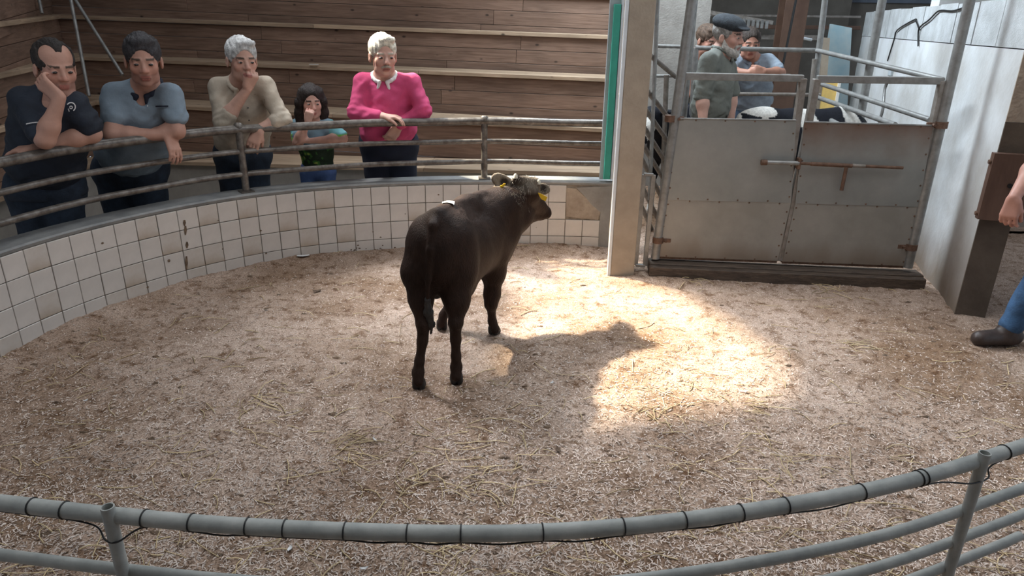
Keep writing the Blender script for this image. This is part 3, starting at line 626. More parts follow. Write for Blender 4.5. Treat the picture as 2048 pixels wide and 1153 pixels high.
# brown end of the wall and the bolted board
mb = MB(); ex = (b0 - a0) / np.linalg.norm(b0 - a0); ed = np.array([ex[1], -ex[0]])
prism4(mb, [a0 + ed * .012 - ex * .0, b0 + ed * .012, b0 + ed * .0005, a0 + ed * .0005], -.06, 1.13); mb.obj('brown_end', M['brown'], wr_)
mb = MB(); prism4(mb, [a0 + ed * .010, b0 + ed * .010, b0 + ed * .0005, a0 + ed * .0005], 1.132, ztop); mb.obj('end_render', M['patch'], wr_)
bd = empty('bolted_board', (a0[0], a0[1], .5), 'thick brown timber board bolted to the end of the pale wall', 'board'); L = np.array(bd.location)
a_ = a0 + ed * .016 - ex * .03; b_ = b0 + ed * .016 + ex * .03; mb = MB()
prism4(mb, [a_ - L[:2], a_ + ed * .05 - L[:2], b_ + ed * .05 - L[:2], b_ - L[:2]], .10, .47); mb.obj('board', M['board'], bd)
for zz in (.13, .42):
    mb = MB(); q = a_ + ed * .025 - ex * .001 - L[:2]; mb.tube([(*q, zz), (*(q - ex * .012), zz)], .012, 8); mb.obj('bolt', M['rust'], bd)
mb = MB(); q = (a_ + b_) / 2 + ed * .05 - L[:2]; mb.tube([(*q, .30), (*(q + ed * .01), .30)], .013, 8); mb.obj('bolt', M['black'], bd)
# cable on the wall
def onwallr(px, py, off=-.012):
    d = ray(px, py); t2 = np.array([.29, 1.0]); t2 /= np.linalg.norm(t2); n = np.array([t2[1], -t2[0], 0]); o = np.array([2.66, 3.83, 0]) + n * off; return cC + d * np.dot(o - cC, n) / np.dot(d, n)
cb = empty('wall_cable', tuple(onwallr(1775, 125)), 'black electric cable looping down the pale right wall to a small box', 'cable'); L = np.array(cb.location)
def cabl(pts, r=.0065, m=M['black'], nm='cable_run'):
    P_ = catmull([onwallr(*p_) - L for p_ in pts], 6); mb = MB(); mb.tube(P_, r, 6); mb.obj(nm, m, cb)
cabl([(1930, 15), (1905, 22), (1878, 22), (1858, 40), (1838, 58), (1836, 92)]); cabl([(1838, 58), (1832, 42), (1828, 40), (1795, 60), (1788, 80), (1775, 122)])
cabl([(1783, 140), (1782, 148), (1770, 175), (1766, 215), (1758, 245)], .012, M['galv'], 'conduit')
q = onwallr(1783, 145) - L; mb = MB(); mb.box(q, (.04, .05, .06), None, .004); mb.obj('junction_box', M['gwhite'], cb)
# wall beyond the opening on the right, and its dirt
mb = MB(); mb.box((4.9, 5.9, 1.0), (3.2, .12, 2.2)); tag(mb.obj('wall_passage', M['concw']), kind='structure')

# far shed: wall, boards, steel column, truss bits
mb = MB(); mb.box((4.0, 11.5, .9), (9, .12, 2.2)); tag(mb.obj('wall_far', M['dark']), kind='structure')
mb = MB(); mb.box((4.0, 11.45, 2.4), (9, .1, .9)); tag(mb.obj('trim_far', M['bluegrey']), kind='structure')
for (y0, px0, px1, Y0, h_, m_, lab) in ((52, 1395, 1720, 9.8, .05, 'steelb', 'long brown purlin across the dim shed behind the pens'), (72, 1395, 1640, 9.4, .06, 'gframe', 'grey horizontal beam across the dim shed behind the pens'), (30, 1395, 1720, 10.6, .03, 'gframe', 'thin dull rail high on the far shed wall')):
    a, b = aty(px0, y0, Y0), aty(px1, y0 + 4, Y0); e = MB(); L = a.copy(); beam(e, a - L, b - L, .06, h_, .004); o = e.obj('shed_beam', M[m_]); o.location = L; tag(o, lab, 'beam')
hb = empty('bracket_row', tuple(aty(1490, 40, 9.3)), 'row of small pale brackets hanging from a beam behind the flat-cap man', 'brackets'); L = np.array(hb.location)
mb = MB(); beam(mb, aty(1400, 22, 9.3) - L, aty(1545, 46, 9.3) - L, .05, .05, .004); mb.obj('carrier_beam', M['gframe'], hb)
for k in range(6):
    c = aty(1488 + k * 9, 46 + k * .8, 9.25) - L; mb = MB(); mb.box(c, (.038, .04, .10), None, .008); mb.obj('bracket', M['galv'], hb)
cl_ = empty('steel_column', tuple(aty(1560, 236, 8.0)), 'dark brown steel I-section column in the shed behind the pens', 'column'); L = np.array(cl_.location)
for (dx_, w_, d_) in ((0, .19, .015), (0, .012, .2), (0, .19, .015)):
    pass
t_ = aty(1568, -60, 8.0) - L; bt = -np.array([0, 0, L[2]])
for off, w_, d_ in (((0, 0, 0), .25, .015), ((0, .2, 0), .25, .015), ((0, .1, 0), .015, .2)):
    mb = MB(); mb.box(np.array(off) + (bt + (0, 0, t_[2])) / 2, (w_, d_, t_[2] - bt[2]), None, .002); mb.obj('flange' if w_ > .1 else 'web', M['steelb'], cl_)
pipe('hanging_rope', aty(1560, 160, 7.6), aty(1598, -30, 7.6), .012, M['black'], 'black hose hanging beside the brown steel column', 'hose')
pipe('metal_bar', aty(1562, 68, 8.2), aty(1622, 80, 8.4), .018, M['chrome'], 'shiny metal bar catching light right of the brown column', 'bar')
cp = aty(1345, 100, 7.3); mb = MB(); mb.box((cp[0]+.03, cp[1], 1.0), (.60, .08, 2.4)); mb.obj('wall_pen', M['conc']); tag(bpy.data.objects['wall_pen'], kind='structure')

# ------------------------------------------------------------------ roof (out of view) with the roof light the sun comes through
RZ = 4.25
hole_floor = [(-.02, 5.15), (.78, 5.05), (.98, 4.3), (1.22, 3.7), (1.36, 3.2), (1.22, 2.85), (.8, 2.70), (.25, 2.55), (-.05, 3.1), (.05, 3.9)]
hp = np.array([(x - SUN[0] / -SUN[2] * RZ, y - SUN[1] / -SUN[2] * RZ) for x, y in hole_floor]); hc = hp.mean(0)
out = []
for q in hp:
    d = q - hc; t = min([(8.5 if d[0] > 0 else -9) / d[0] if abs(d[0]) > 1e-6 else 99, (7.5 if d[1] > 0 else -9) / d[1] if abs(d[1]) > 1e-6 else 99]); t = abs(t); out.append(hc + d * t)
# fill corners by pushing outline to a big octagon
n = len(hp); V = [(x, y, RZ) for x, y in hp] + [(hc[0] + (q - hc)[0] * 1.0, hc[1] + (q - hc)[1] * 1.0, RZ) for q in out]
big = []
for q in hp:
    d = (q - hc) / np.linalg.norm(q - hc); big.append((hc[0] + d[0] * 11, hc[1] + d[1] * 11, RZ))
V = [(x, y, RZ) for x, y in hp] + big
mb = MB(); mb.add(V, [(i, (i + 1) % n, (i + 1) % n + n, i + n) for i in range(n)]); mb.add([(x, y, z + .04) for x, y, z in V], [(i, (i + 1) % n, (i + 1) % n + n, i + n)[::-1] for i in range(n)])
tag(mb.obj('ceiling', M['roof']), kind='structure')
mb = MB(); mb.box((0, -2.6, 2), (12, .1, 4.3)); tag(mb.obj('wall_blocker', M['conc']), kind='structure')  # unseen wall added behind the camera to keep the left side darker

# ------------------------------------------------------------------ near rail
NZ = .70
npx = [(-60, 999), (0, 1006), (225, 1031), (500, 1054), (900, 1068), (1200, 1058), (1500, 1023), (1800, 967), (2048, 892), (2110, 870)]
NR = catmull([atz(x, y, NZ) for x, y in npx], 12)
def npix(p): q = np.array(p) - cC; z = q @ cF; return 1024 + FPX * (q @ cR) / z, 576.5 - FPX * (q @ cU) / z
nrx = np.array([npix(p)[0] for p in NR])
def nr_at(px, dz=0.):
    p = np.array([np.interp(px, nrx, NR[:, k]) for k in range(3)]); p[2] += dz; return p
near = empty('near_rail', tuple(nr_at(1024)), 'grey painted curved pipe rail crossing the foreground', 'railing'); NL = np.array(near.location)
zr = np.linalg.norm(nr_at(1024) - cC); NRAD = .0158
mb = MB(); mb.tube(NR - NL, NRAD, 16); mb.obj('rail_bar', M['nearrail'], near)
# lower bars: shifted down the same curve
for dz, r in ((-.135, .0125), (-.225, .0115), (-.30, .0115)):
    P_ = NR + np.array([0, 0, dz]); mb = MB(); mb.tube(P_ - NL, r, 12); mb.obj('rail_bar', M['nearrail'], near)
for px in (226, 1957):
    p_ = nr_at(px) - NL; q = p_ + np.array([0, -.010 if px < 1000 else -.012, 0]); mb = MB(); zz = [-.68, -.3, -.1, .028]
    mb.tube([q + (0, 0, z_) for z_ in zz], .0125, 14, False); mb.tube([q + (0, 0, .0279), q + (0, 0, .0281)], [.0125, .0102], 14, False)
    i_ = MB(); mb.tube([q + (0, 0, .028), q + (0, 0, .005)], .0102, 14, False); mb.add([q + (math.cos(t) * .0102, math.sin(t) * .0102, .006) for t in np.linspace(0, 6.28, 13)[:-1]], [tuple(range(12))])
    mb.obj('rail_post', M['nearrail'], near)
def ntan(px): a, b = nr_at(px - 6), nr_at(px + 6); d = b - a; return d / np.linalg.norm(d)
ties = [65, 130, 290, 383, 495, 570, 690, 815, 922, 1085, 1246, 1368, 1481, 1571, 1722, 1836, 1846, 2008]
for px in ties:
    c_ = nr_at(px); t_ = ntan(px); u_ = np.cross(t_, (0, 0, 1)); u_ /= np.linalg.norm(u_); P_ = [c_ - NL + (u_ * math.cos(a) + np.array([0, 0, 1]) * math.sin(a)) * (NRAD + .0012) for a in np.linspace(0, 2 * math.pi, 17)]
    mb = MB(); mb.tube(P_, .0016, 5, False); d0 = np.array([0, 0, -NRAD - .003]); mb.box(c_ - NL + d0, (.005, .006, .006)); mb.tube([c_ - NL + d0, c_ - NL + d0 + (0, -.002, -.006)], .0013, 4); mb.obj('cable_tie', M['black'], near)
# cable slung below
sag = []
for px, s_ in ((-40, 1), (65, 1), (130, 1), (190, 1.6), (215, 2.6), (240, 2.7), (290, 1), (383, 1), (440, 1.25), (495, 1), (570, 1), (690, 1), (750, 1.25), (815, 1), (870, 1.3), (922, 1), (1000, 1.3), (1085, 1), (1160, 1.35), (1246, 1), (1368, 1), (1420, 1.2), (1481, 1), (1571, 1), (1650, 1.3), (1722, 1), (1836, 1), (1890, 1.6), (1935, 2.3), (1968, 2.3), (1980, 1.6), (2008, 1), (2080, 1.1)):
    p_ = nr_at(px) - NL; t_ = ntan(px); u_ = np.cross(t_, (0, 0, 1)); u_ /= np.linalg.norm(u_)
    if u_[1] > 0: u_ = -u_
    f_ = 1.0 if s_ > 2 else .35
    sag.append(p_ + u_ * (NRAD * (1.25 if s_ > 2 else .3)) + np.array([0, 0, -(NRAD + .002) * s_ * .95]))
mb = MB(); mb.tube(catmull(sag, 6), .0019, 6); mb.obj('cable', M['black'], near)

# ================================================================== implicit-surface figures
class Vol:
    def __init__(s, h): s.h = h; s.ops = []
    def cap(s, a, b, ra, rb=None, k=.02, sub=False):
        s.ops.append(('c', np.array(a, float), np.array(b, float), ra, ra if rb is None else rb, k, sub)); return s
    def chain(s, P, R, k=.02):
        for i in range(len(P) - 1): s.cap(P[i], P[i + 1], R[i], R[i + 1], k)
        return s
    def ell(s, c, r, Rm=None, k=.02, sub=False):
        s.ops.append(('e', np.array(c, float), np.array(r, float), np.eye(3) if Rm is None else np.array(Rm, float), None, k, sub)); return s
    def cut(s, c, n): # keep the side where (p-c).n < 0
        s.ops.append(('p', np.array(c, float), np.array(n, float) / np.linalg.norm(n), None, None, 0, True)); return s
    def build(s):
        lo = np.full(3, 1e9); hi = -lo
        for o in s.ops:
            if o[6]: continue
            if o[0] == 'c': m = max(o[3], o[4]) + .02; lo = np.minimum(lo, np.minimum(o[1], o[2]) - m); hi = np.maximum(hi, np.maximum(o[1], o[2]) + m)
            else: m = np.sqrt(((o[3] * o[2][None, :]) ** 2).sum(1)) + .02; lo = np.minimum(lo, o[1] - m); hi = np.maximum(hi, o[1] + m)
        h = s.h; n = np.ceil((hi - lo) / h).astype(int) + 3; D = np.full(n, .15, np.float32); ax = [lo[i] - h + h * np.arange(n[i]) for i in range(3)]
        for o in s.ops:
            k = o[5]; pad = k + 2.5 * h
            if o[0] == 'c': m = max(o[3], o[4]) + pad; a_ = np.minimum(o[1], o[2]) - m; b_ = np.maximum(o[1], o[2]) + m
            elif o[0] == 'e': m = np.sqrt(((o[3] * o[2][None, :]) ** 2).sum(1)) + pad; a_ = o[1] - m; b_ = o[1] + m
            else: a_ = lo - 1; b_ = hi + 1
            sl = [slice(max(0, int((a_[i] - ax[i][0]) / h)), min(n[i], int((b_[i] - ax[i][0]) / h) + 2)) for i in range(3)]
            if any(q.stop <= q.start for q in sl): continue
            x = ax[0][sl[0]][:, None, None]; y = ax[1][sl[1]][None, :, None]; z = ax[2][sl[2]][None, None, :]
            if o[0] == 'c':
                A, B = o[1], o[2]; d = B - A; L2 = max(float(d @ d), 1e-9)
                t = np.clip(((x - A[0]) * d[0] + (y - A[1]) * d[1] + (z - A[2]) * d[2]) / L2, 0, 1)
                f = np.sqrt((x - A[0] - t * d[0]) ** 2 + (y - A[1] - t * d[1]) ** 2 + (z - A[2] - t * d[2]) ** 2) - (o[3] + (o[4] - o[3]) * t)
            elif o[0] == 'e':
                X, Y, Z = x - o[1][0], y - o[1][1], z - o[1][2]; R = o[3]; q = [(X * R[0, i] + Y * R[1, i] + Z * R[2, i]) for i in range(3)]
                g = np.sqrt(sum((q[i] / o[2][i]) ** 2 for i in range(3))); g2 = np.sqrt(sum((q[i] / o[2][i] ** 2) ** 2 for i in range(3))) + 1e-6; f = g * (g - 1) / g2
            else: f = (x - o[1][0]) * o[2][0] + (y - o[1][1]) * o[2][1] + (z - o[1][2]) * o[2][2]
            f = f.astype(np.float32) if f.dtype != np.float32 else f
            D0 = D[tuple(sl)]
            if o[6]:
                f = -f if o[0] != 'p' else f
                if k > 0: hh = np.maximum(k - np.abs(D0 - f), 0) / k; D[tuple(sl)] = np.maximum(D0, f) + hh * hh * k * .25
                else: D[tuple(sl)] = np.maximum(D0, f)
            else:
                hh = np.maximum(k - np.abs(D0 - f), 0) / k; D[tuple(sl)] = np.minimum(D0, f) - hh * hh * k * .25
        # surface nets
        S = D < 0; c = [S[i:n[0] - 1 + i, j:n[1] - 1 + j, l:n[2] - 1 + l] for i in (0, 1) for j in (0, 1) for l in (0, 1)]
        cnt = sum(q.astype(np.int8) for q in c); act = (cnt > 0) & (cnt < 8); idx = np.full(act.shape, -1, np.int32); ii = np.argwhere(act); idx[act] = np.arange(len(ii))
        acc = np.zeros((len(ii), 3)); num = np.zeros(len(ii)); off = [(i, j, l) for i in (0, 1) for j in (0, 1) for l in (0, 1)]
        val = [D[ii[:, 0] + a, ii[:, 1] + b, ii[:, 2] + e] for a, b, e in off]
        for a in range(8):
            for b in range(a + 1, 8):
                if sum(abs(off[a][q] - off[b][q]) for q in range(3)) != 1: continue
                va, vb = val[a], val[b]; m = (va < 0) != (vb < 0); t = np.where(m, va / np.where(m, va - vb, 1), 0)
                P = np.array(off[a])[None] + t[:, None] * (np.array(off[b]) - np.array(off[a]))[None]; acc += P * m[:, None]; num += m
        V = (ii + acc / num[:, None]) * h + np.array([ax[0][0], ax[1][0], ax[2][0]])
        F = []
        for d in range(3):
            e1, e2 = [(1, 2), (2, 0), (0, 1)][d]; sa = [slice(1, -1)] * 3; sa[d] = slice(0, -1); sb = list(sa); sb[d] = slice(1, None)
            S0 = S[tuple(sa)]; S1 = S[tuple(sb)]
            for fl, mk in ((False, S0 & ~S1), (True, ~S0 & S1)):
                q = np.argwhere(mk)
                if not len(q): continue
                q = q + np.array([0 if i == d else 1 for i in range(3)])
                def cell(a, b): r = q.copy(); r[:, e1] -= a; r[:, e2] -= b; return idx[r[:, 0], r[:, 1], r[:, 2]]
                f = np.stack([cell(1, 1), cell(0, 1), cell(0, 0), cell(1, 0)], 1)
                F.append(f[:, ::-1] if fl else f)
        return V, np.concatenate(F)
def unit(v): v = np.array(v, float); return v / (np.linalg.norm(v) + 1e-12)
def vobj(name, vol, m, parent, colf=None, post=None):
    V, F = vol.build()
    if post is not None: V = post(V)
    cols = colf(V) if colf else None
    base = np.array(parent.location) if parent else np.zeros(3)
    return link(bpy.data.objects.new(name, mesh_np(name, V - base, F, m, True, cols)), parent)
def basis(fwd, up=(0, 0, 1)):  # columns: right(left-hand side of person = +x?), fwd, up
    f = unit(fwd); r = unit(np.cross(f, up)); u = np.cross(r, f); return np.stack([r, f, u], 1)

def hand(vol, wrist, d, nrm, s=1., side=1, curls=(30, 35, 25), spread=5, thumb=40, thumbcurl=20, shrink=1.0):
    """d: direction wrist->fingers, nrm: palm normal (the way fingers curl to), side: +1 thumb towards cross(d,nrm)"""
    d = unit(d); nrm = unit(nrm - d * np.dot(nrm, d)); t = np.cross(d, nrm) * side; w = np.array(wrist, float)
    offs = [.030, .010, -.010, -.028]; lens = [.072, .080, .074, .058]
    for o, L in zip(offs, lens):
        kn = w + (d * .085 + t * o) * s; vol.cap(w + (d * .015 + t * o * .6) * s, kn, .014 * s, .0115 * s, .014 * s)
        a = math.radians(spread) * (o / .03); cur = unit(d * math.cos(a) + t * math.sin(a)); p = kn; ang = 0
        for j, (fr, cu) in enumerate(zip((.45, .30, .25), curls)):
            ang += math.radians(cu); dd = cur * math.cos(ang) + nrm * math.sin(ang); q = p + dd * L * fr * s; r0 = (.0098, .0088, .0080)[j] * s; vol.cap(p, q, r0, r0 * .9, .003 * s); p = q
    tb = w + (d * .022 + t * .022) * s; a = math.radians(thumb); dd = unit(d * math.cos(a) + t * math.sin(a) + nrm * .35); q = tb + dd * .042 * s; vol.cap(tb, q, .0155 * s, .012 * s, .015 * s)
    a2 = math.radians(thumb - thumbcurl); d2 = unit(d * math.cos(a2) + t * math.sin(a2) + nrm * .5); q2 = q + d2 * .030 * s; vol.cap(q, q2, .0112 * s, .0098 * s, .004 * s); vol.cap(q2, q2 + unit(d2 + nrm * .3) * .022 * s, .0098 * s, .0085 * s, .003 * s)

SKIN = np.array([.52, .30, .23])
def person(name, label, base, J, head, skin=SKIN, hair=None, shirt=None, trouser=None, sh=1.0, girth=1.0, extras=None, hands=None, sleeves=(.6, .6), sleeve_fore=None, res=.0062, brow=(.08, .05, .035), group='spectators leaning on the ring rail', hair_style='short', neckr=.056, head_s=1.0, shoe='black', belly=1.0, facial=None, collar=None, soft=.05):
    e = empty(name, base, label, 'person', group)
    s = sh; vol = Vol(res); Hc = np.array(head[0], float); HB = basis(head[1], head[2] if len(head) > 2 else (0, 0, 1)); hs = head_s
    hp = lambda x, y, z: Hc + HB @ (np.array([x, y, z]) * hs)
    # --- head
    vol.ell(hp(0, -.014, .042), np.array([.075, .094, .080]) * hs, HB, .02)
    vol.ell(hp(0, .022, -.025), np.array([.060, .070, .085]) * hs, HB, .03)
    vol.cap(hp(-.034, .030, -.076), hp(.034, .030, -.076), .026 * hs, .026 * hs, .03); vol.ell(hp(0, .062, -.094), np.array([.026, .020, .018]) * hs, HB, .02)
    for sg in (-1, 1):
        vol.ell(hp(sg * .042, .060, -.022), np.array([.020, .018, .022]) * hs, HB, .02)
        vol.cap(hp(sg * .012, .083, .022), hp(sg * .046, .070, .020), .0085 * hs, .0065 * hs, .012)
    vol.cap(hp(0, .084, .012), hp(0, .104, -.026), .0075 * hs, .0115 * hs, .010)
    for sg in (-1, 1): vol.ell(hp(sg * .012, .094, -.030), np.array([.009, .010, .008]) * hs, HB, .008)
    vol.cap(hp(-.016, .082, -.058), hp(.016, .082, -.058), .0072 * hs, None, .009); vol.cap(hp(-.013, .081, -.069), hp(.013, .081, -.069), .0078 * hs, None, .009)
    for sg in (-1, 1): vol.ell(hp(sg * .031, .095, .001), np.array([.017, .013, .012]) * hs, HB, .010, True)
    for sg in (-1, 1):
        vol.ell(hp(sg * .031, .074, .001), np.array([.0155, .0145, .0125]) * hs, HB, .004)
        vol.ell(hp(sg * .079, -.008, -.010), np.array([.009, .019, .031]) * hs, HB, .006)
        vol.ell(hp(sg * .088, .000, -.006), np.array([.006, .009, .014]) * hs, HB, .004, True)
    nb = J['neck']; vol.cap(hp(0, -.022, -.055), nb, neckr * hs * .96, neckr * hs * 1.12, .03)
    # --- torso
    LS, RS_, CH, WA, PE = J['ls'], J['rs'], J['chest'], J['waist'], J['pelvis']; rt = unit(LS - RS_); up = unit(nb - WA); fw = unit(np.cross(up, rt)); 
    if np.dot(fw, unit(J.get('face', cC - CH))) < 0: fw = -fw
    TB = np.stack([rt, fw, np.cross(rt, fw) * (1 if np.dot(np.cross(rt, fw), up) > 0 else -1)], 1); g = girth * s; hw = np.linalg.norm(LS - RS_) / 2
    def torso(v, inf, low=True, k=.06):
        v.ell(CH, np.array([max(.14 * g, hw * .86), .112 * g, .155 * s]) + inf, TB, k); v.cap(RS_ * .90 + LS * .10 - up * .042, LS * .90 + RS_ * .10 - up * .042, .050 * s + inf, None, k)
        [v.cap(nb - up * .012 - fw * .012, q_ * .85 + nb * .15 - up * .02, .040 * s + inf * .6, .046 * s + inf, k) for q_ in (LS, RS_)]
        v.ell((CH + WA) / 2, np.array([.152 * g, .118 * g * belly, .15 * s]) + inf, TB, k); v.ell(WA + fw * .02 * (belly - 1) * 5, np.array([.155 * g, .118 * g * belly, .12 * s]) + inf, TB, k)
        if low: v.ell(PE, np.array([.165 * g, .120 * g, .11 * s]) + inf, TB, k)
    torso(vol, -.010)
    for sd in ('l', 'r'):
        S_, E_, W_ = J[sd + 's'], J[sd + 'e'], J[sd + 'w']; s_keep = s; s = s * (.80 if shirt and sleeves[0] > 1.5 else 1); vol.cap(S_, E_, .048 * s, .040 * s, .03); mid = E_ + (W_ - E_) * .3; vol.cap(E_, mid, .040 * s, .040 * s, .03); vol.cap(mid, W_, .040 * s, .025 * s_keep, .03); s = s_keep
        Hp, Kn, An = J[sd + 'h'], J[sd + 'k'], J[sd + 'a']; vol.cap(Hp, Kn, .078 * g, .05 * g, .04); vol.cap(Kn, An, .05 * g, .033 * g, .04)
        if hands and sd in hands: hand(vol, W_, s=s * .98, **hands[sd])
    def colf(V):
        C = np.tile(np.array(skin), (len(V), 1)); q = ((V - Hc) @ HB) / hs; x, y, z = q.T; inh = (np.abs(x) < .1) & (np.abs(z) < .14) & (np.abs(y) < .13)
        lip = inh & (y > .070) & (z > -.076) & (z < -.054) & (np.abs(x) < .021); C[lip] = C[lip] * np.array([.80, .55, .58])
        seam = inh & (y > .072) & (np.abs(z + .064) < .0022) & (np.abs(x) < .022); C[seam] *= .5
        br = inh & (y > .05) & (np.abs(z - (.024 + .0 * x)) < .0052) & (np.abs(x) > .012) & (np.abs(x) < .050); C[br] = np.array(brow)
        ck = inh & (y > .03) & (np.abs(z + .02) < .03) & (np.abs(x) > .02); C[ck] *= np.array([1.03, .95, .94])
        nos = inh & (y > .095) & (z < -.01) & (z > -.045); C[nos] *= np.array([1.02, .92, .91])
        if facial == 'stubble':
            st = inh & (y > .0) & (z < -.045) & ~lip; C[st] *= np.array([.80, .78, .80])
        if facial == 'bald': pass
        hn = np.zeros(len(V), bool)
        for sd in ('l', 'r'): hn |= np.linalg.norm(V - J[sd + 'w'], axis=1) < .0
        return C
    vobj('body', vol, M['skin'], e, colf)
    # eyes
    for sg in (-1, 1):
        ec = hp(sg * .031, .0790, .001); vv, ff = [], []; n1, n2 = 8, 10; gd = unit(HB @ np.array([.12 * sg * 0, 1, -.05]))
        if 'gaze' in J: gd = unit(J['gaze'])
        Bz = basis(gd); cols = []
        for i in range(n1 + 1):
            th = math.pi * i / n1
            for j in range(n2):
                a = 2 * math.pi * j / n2; vv.append(ec + Bz @ (np.array([math.sin(th) * math.cos(a), math.cos(th), math.sin(th) * math.sin(a) * .58]) * .0128 * hs)); cols.append((.02, .013, .01) if i <= 2 else (.36, .31, .28))
        ff = [(i * n2 + j, i * n2 + (j + 1) % n2, (i + 1) * n2 + (j + 1) % n2, (i + 1) * n2 + j) for i in range(n1) for j in range(n2)]
        link(bpy.data.objects.new('eye', mesh_np('eye', np.array(vv) - np.array(base), ff, M['eye'], True, np.array(cols))), e)
    # hair
    def strands(V):
        q = (V - Hc) @ HB; r = vnoise(q[:, 0] * 190, q[:, 1] * 55 + q[:, 2] * 30, 3) * .007 + vnoise(q[:, 0] * 60, q[:, 2] * 50 + q[:, 1] * 20, 5) * .006 + .0025; d = V - Hc; d /= np.linalg.norm(d, axis=1)[:, None]; return V + d * r[:, None] * hs
    if hair:
        hv = Vol(.0055); hm = mat('hair', hair, .62, var=.35, vscale=40, bump=.6, bscale=160, spec=.3)
        if hair_style in ('short', 'full', 'swept'):
            t = .008 if hair_style == 'short' else .009
            hv.ell(hp(0, -.018, .044), np.array([.077 + t * .5, .096 + t * .5, .080 + t]) * hs, HB, .01)
            if hair_style == 'swept': hv.ell(hp(-.015, .040, .098), np.array([.052, .038, .022]) * hs, HB, .02)
            if hair_style == 'full': hv.ell(hp(0, .035, .098), np.array([.056, .042, .022]) * hs, HB, .02)
            hv.ell(hp(0, .125, .000), np.array([.080, .074, .090]) * hs, HB, .006, True); hv.ell(hp(0, .095, -.045), np.array([.10, .085, .09]) * hs, HB, .006, True)
            for sg in (-1, 1): hv.ell(hp(sg * .086, .010, -.026), np.array([.03, .030, .036]) * hs, HB, .004, True)
            hv.cut(hp(0, -.02, -.040), HB @ np.array([0, .35, -1.]))
        elif hair_style == 'receding':
            hv.ell(hp(0, -.018, .043), np.array([.081, .099, .086]) * hs, HB, .01); hv.ell(hp(0, .115, -.02), np.array([.11, .078, .095]) * hs, HB, .008, True)
            hv.ell(hp(0, .13, .05), np.array([.06, .075, .075]) * hs, HB, .008, True)
            for sg in (-1, 1): hv.ell(hp(sg * .052, .085, .085), np.array([.040, .078, .058]) * hs, HB, .008, True); hv.ell(hp(sg * .086, .004, -.022), np.array([.03, .026, .036]) * hs, HB, .004, True)
            hv.cut(hp(0, -.02, -.040), HB @ np.array([0, .35, -1.]))
        elif hair_style == 'long':
            hv.ell(hp(0, -.018, .044), np.array([.083, .103, .088]) * hs, HB, .01)
            for sg in (-1, 1):
                hv.chain([hp(sg * .055, .010, .075), hp(sg * .084, .015, .0), hp(sg * .086, .0, -.08), hp(sg * .080, .0, -.16), hp(sg * .062, .02, -.235)], [.03 * hs, .027 * hs, .032 * hs, .032 * hs, .012 * hs], .03)
            hv.chain([hp(0, -.07, .03), hp(0, -.085, -.08), hp(0, -.075, -.20)], [.06 * hs, .062 * hs, .05 * hs], .03)
            hv.ell(hp(0.006, .118, -.012), np.array([.062, .078, .092]) * hs, HB, .008, True)
        elif hair_style == 'fringe':
            hv.ell(hp(0, -.022, .034), np.array([.083, .094, .075]) * hs, HB, .01); hv.ell(hp(0, .115, -.02), np.array([.11, .088, .10]) * hs, HB, .008, True)
            for sg in (-1, 1): hv.ell(hp(sg * .086, .004, -.022), np.array([.03, .026, .036]) * hs, HB, .004, True)
            hv.cut(hp(0, -.02, -.045), HB @ np.array([0, .35, -1.]))
        vobj('hair', hv, hm, e, None, strands)
    if facial in ('moustache', 'beard'):
        fv = Vol(.005); fm = mat('beard', (.46, .43, .39) if facial == 'beard' else (.42, .36, .29), .8, var=.3, vscale=50, bump=.7, bscale=200)
        for sg in (-1, 1): fv.cap(hp(sg * .003, .097, -.046), hp(sg * .026, .082, -.056), .0085 * hs, .006 * hs, .008)
        if facial == 'beard':
            for sg in (-1, 1): fv.chain([hp(sg * .070, .004, -.018), hp(sg * .064, .018, -.062), hp(sg * .042, .050, -.090), hp(0, .068, -.104)], [.008 * hs, .019 * hs, .024 * hs, .026 * hs], .02); fv.cap(hp(sg * .024, .080, -.052), hp(sg * .024, .070, -.085), .010 * hs, .014 * hs, .01)
            fv.ell(hp(0, .078, -.064), np.array([.022, .016, .006]) * hs, HB, .003, True)
        vobj('beard' if facial == 'beard' else 'moustache', fv, fm, e, None, lambda V: V + (HB @ np.array([0, 0, 1.]))[None] * (vnoise(V[:, 0] * 250, V[:, 2] * 60, 2) * .004)[:, None])
    # shirt
    if shirt is not None:
        sv = Vol(.0085); torso(sv, .012, low=shirt.get('low', True), k=.05); 
        for i, sd in enumerate(('l', 'r')):
            S_, E_, W_ = J[sd + 's'], J[sd + 'e'], J[sd + 'w']; f = sleeves[i]; r0 = .059 * s; r1 = (.063 if f < 1 else .053) * s
            P_end = S_ + (E_ - S_) * min(f, 1); sv.cap(S_, P_end, r0, r1, .035)
            if f > 1: Q = E_ + (W_ - E_) * (f - 1); sv.cap(E_, Q, .053 * s, (.046 if f < 1.7 else .034) * s, .025); qd = unit(W_ - E_); sv.cap(Q - qd * .012, Q + qd * .004, (.050 if f < 1.7 else .037) * s, None, .004)
        hd_ = hp(0, -.022, -.055); sv.cap(nb - unit(hd_ - nb) * .02 + fw * .006, hd_ + unit(hd_ - nb) * .05, neckr * hs * 1.16, None, .008, True); sv.ell(nb + fw * .070 - up * .030, np.array([.030, .06, .045]) * hs, TB, .008, True) if shirt.get('vee', True) else None
        hemz = J.get('hem')
        if hemz is not None: sv.cut(hemz[0], hemz[1])
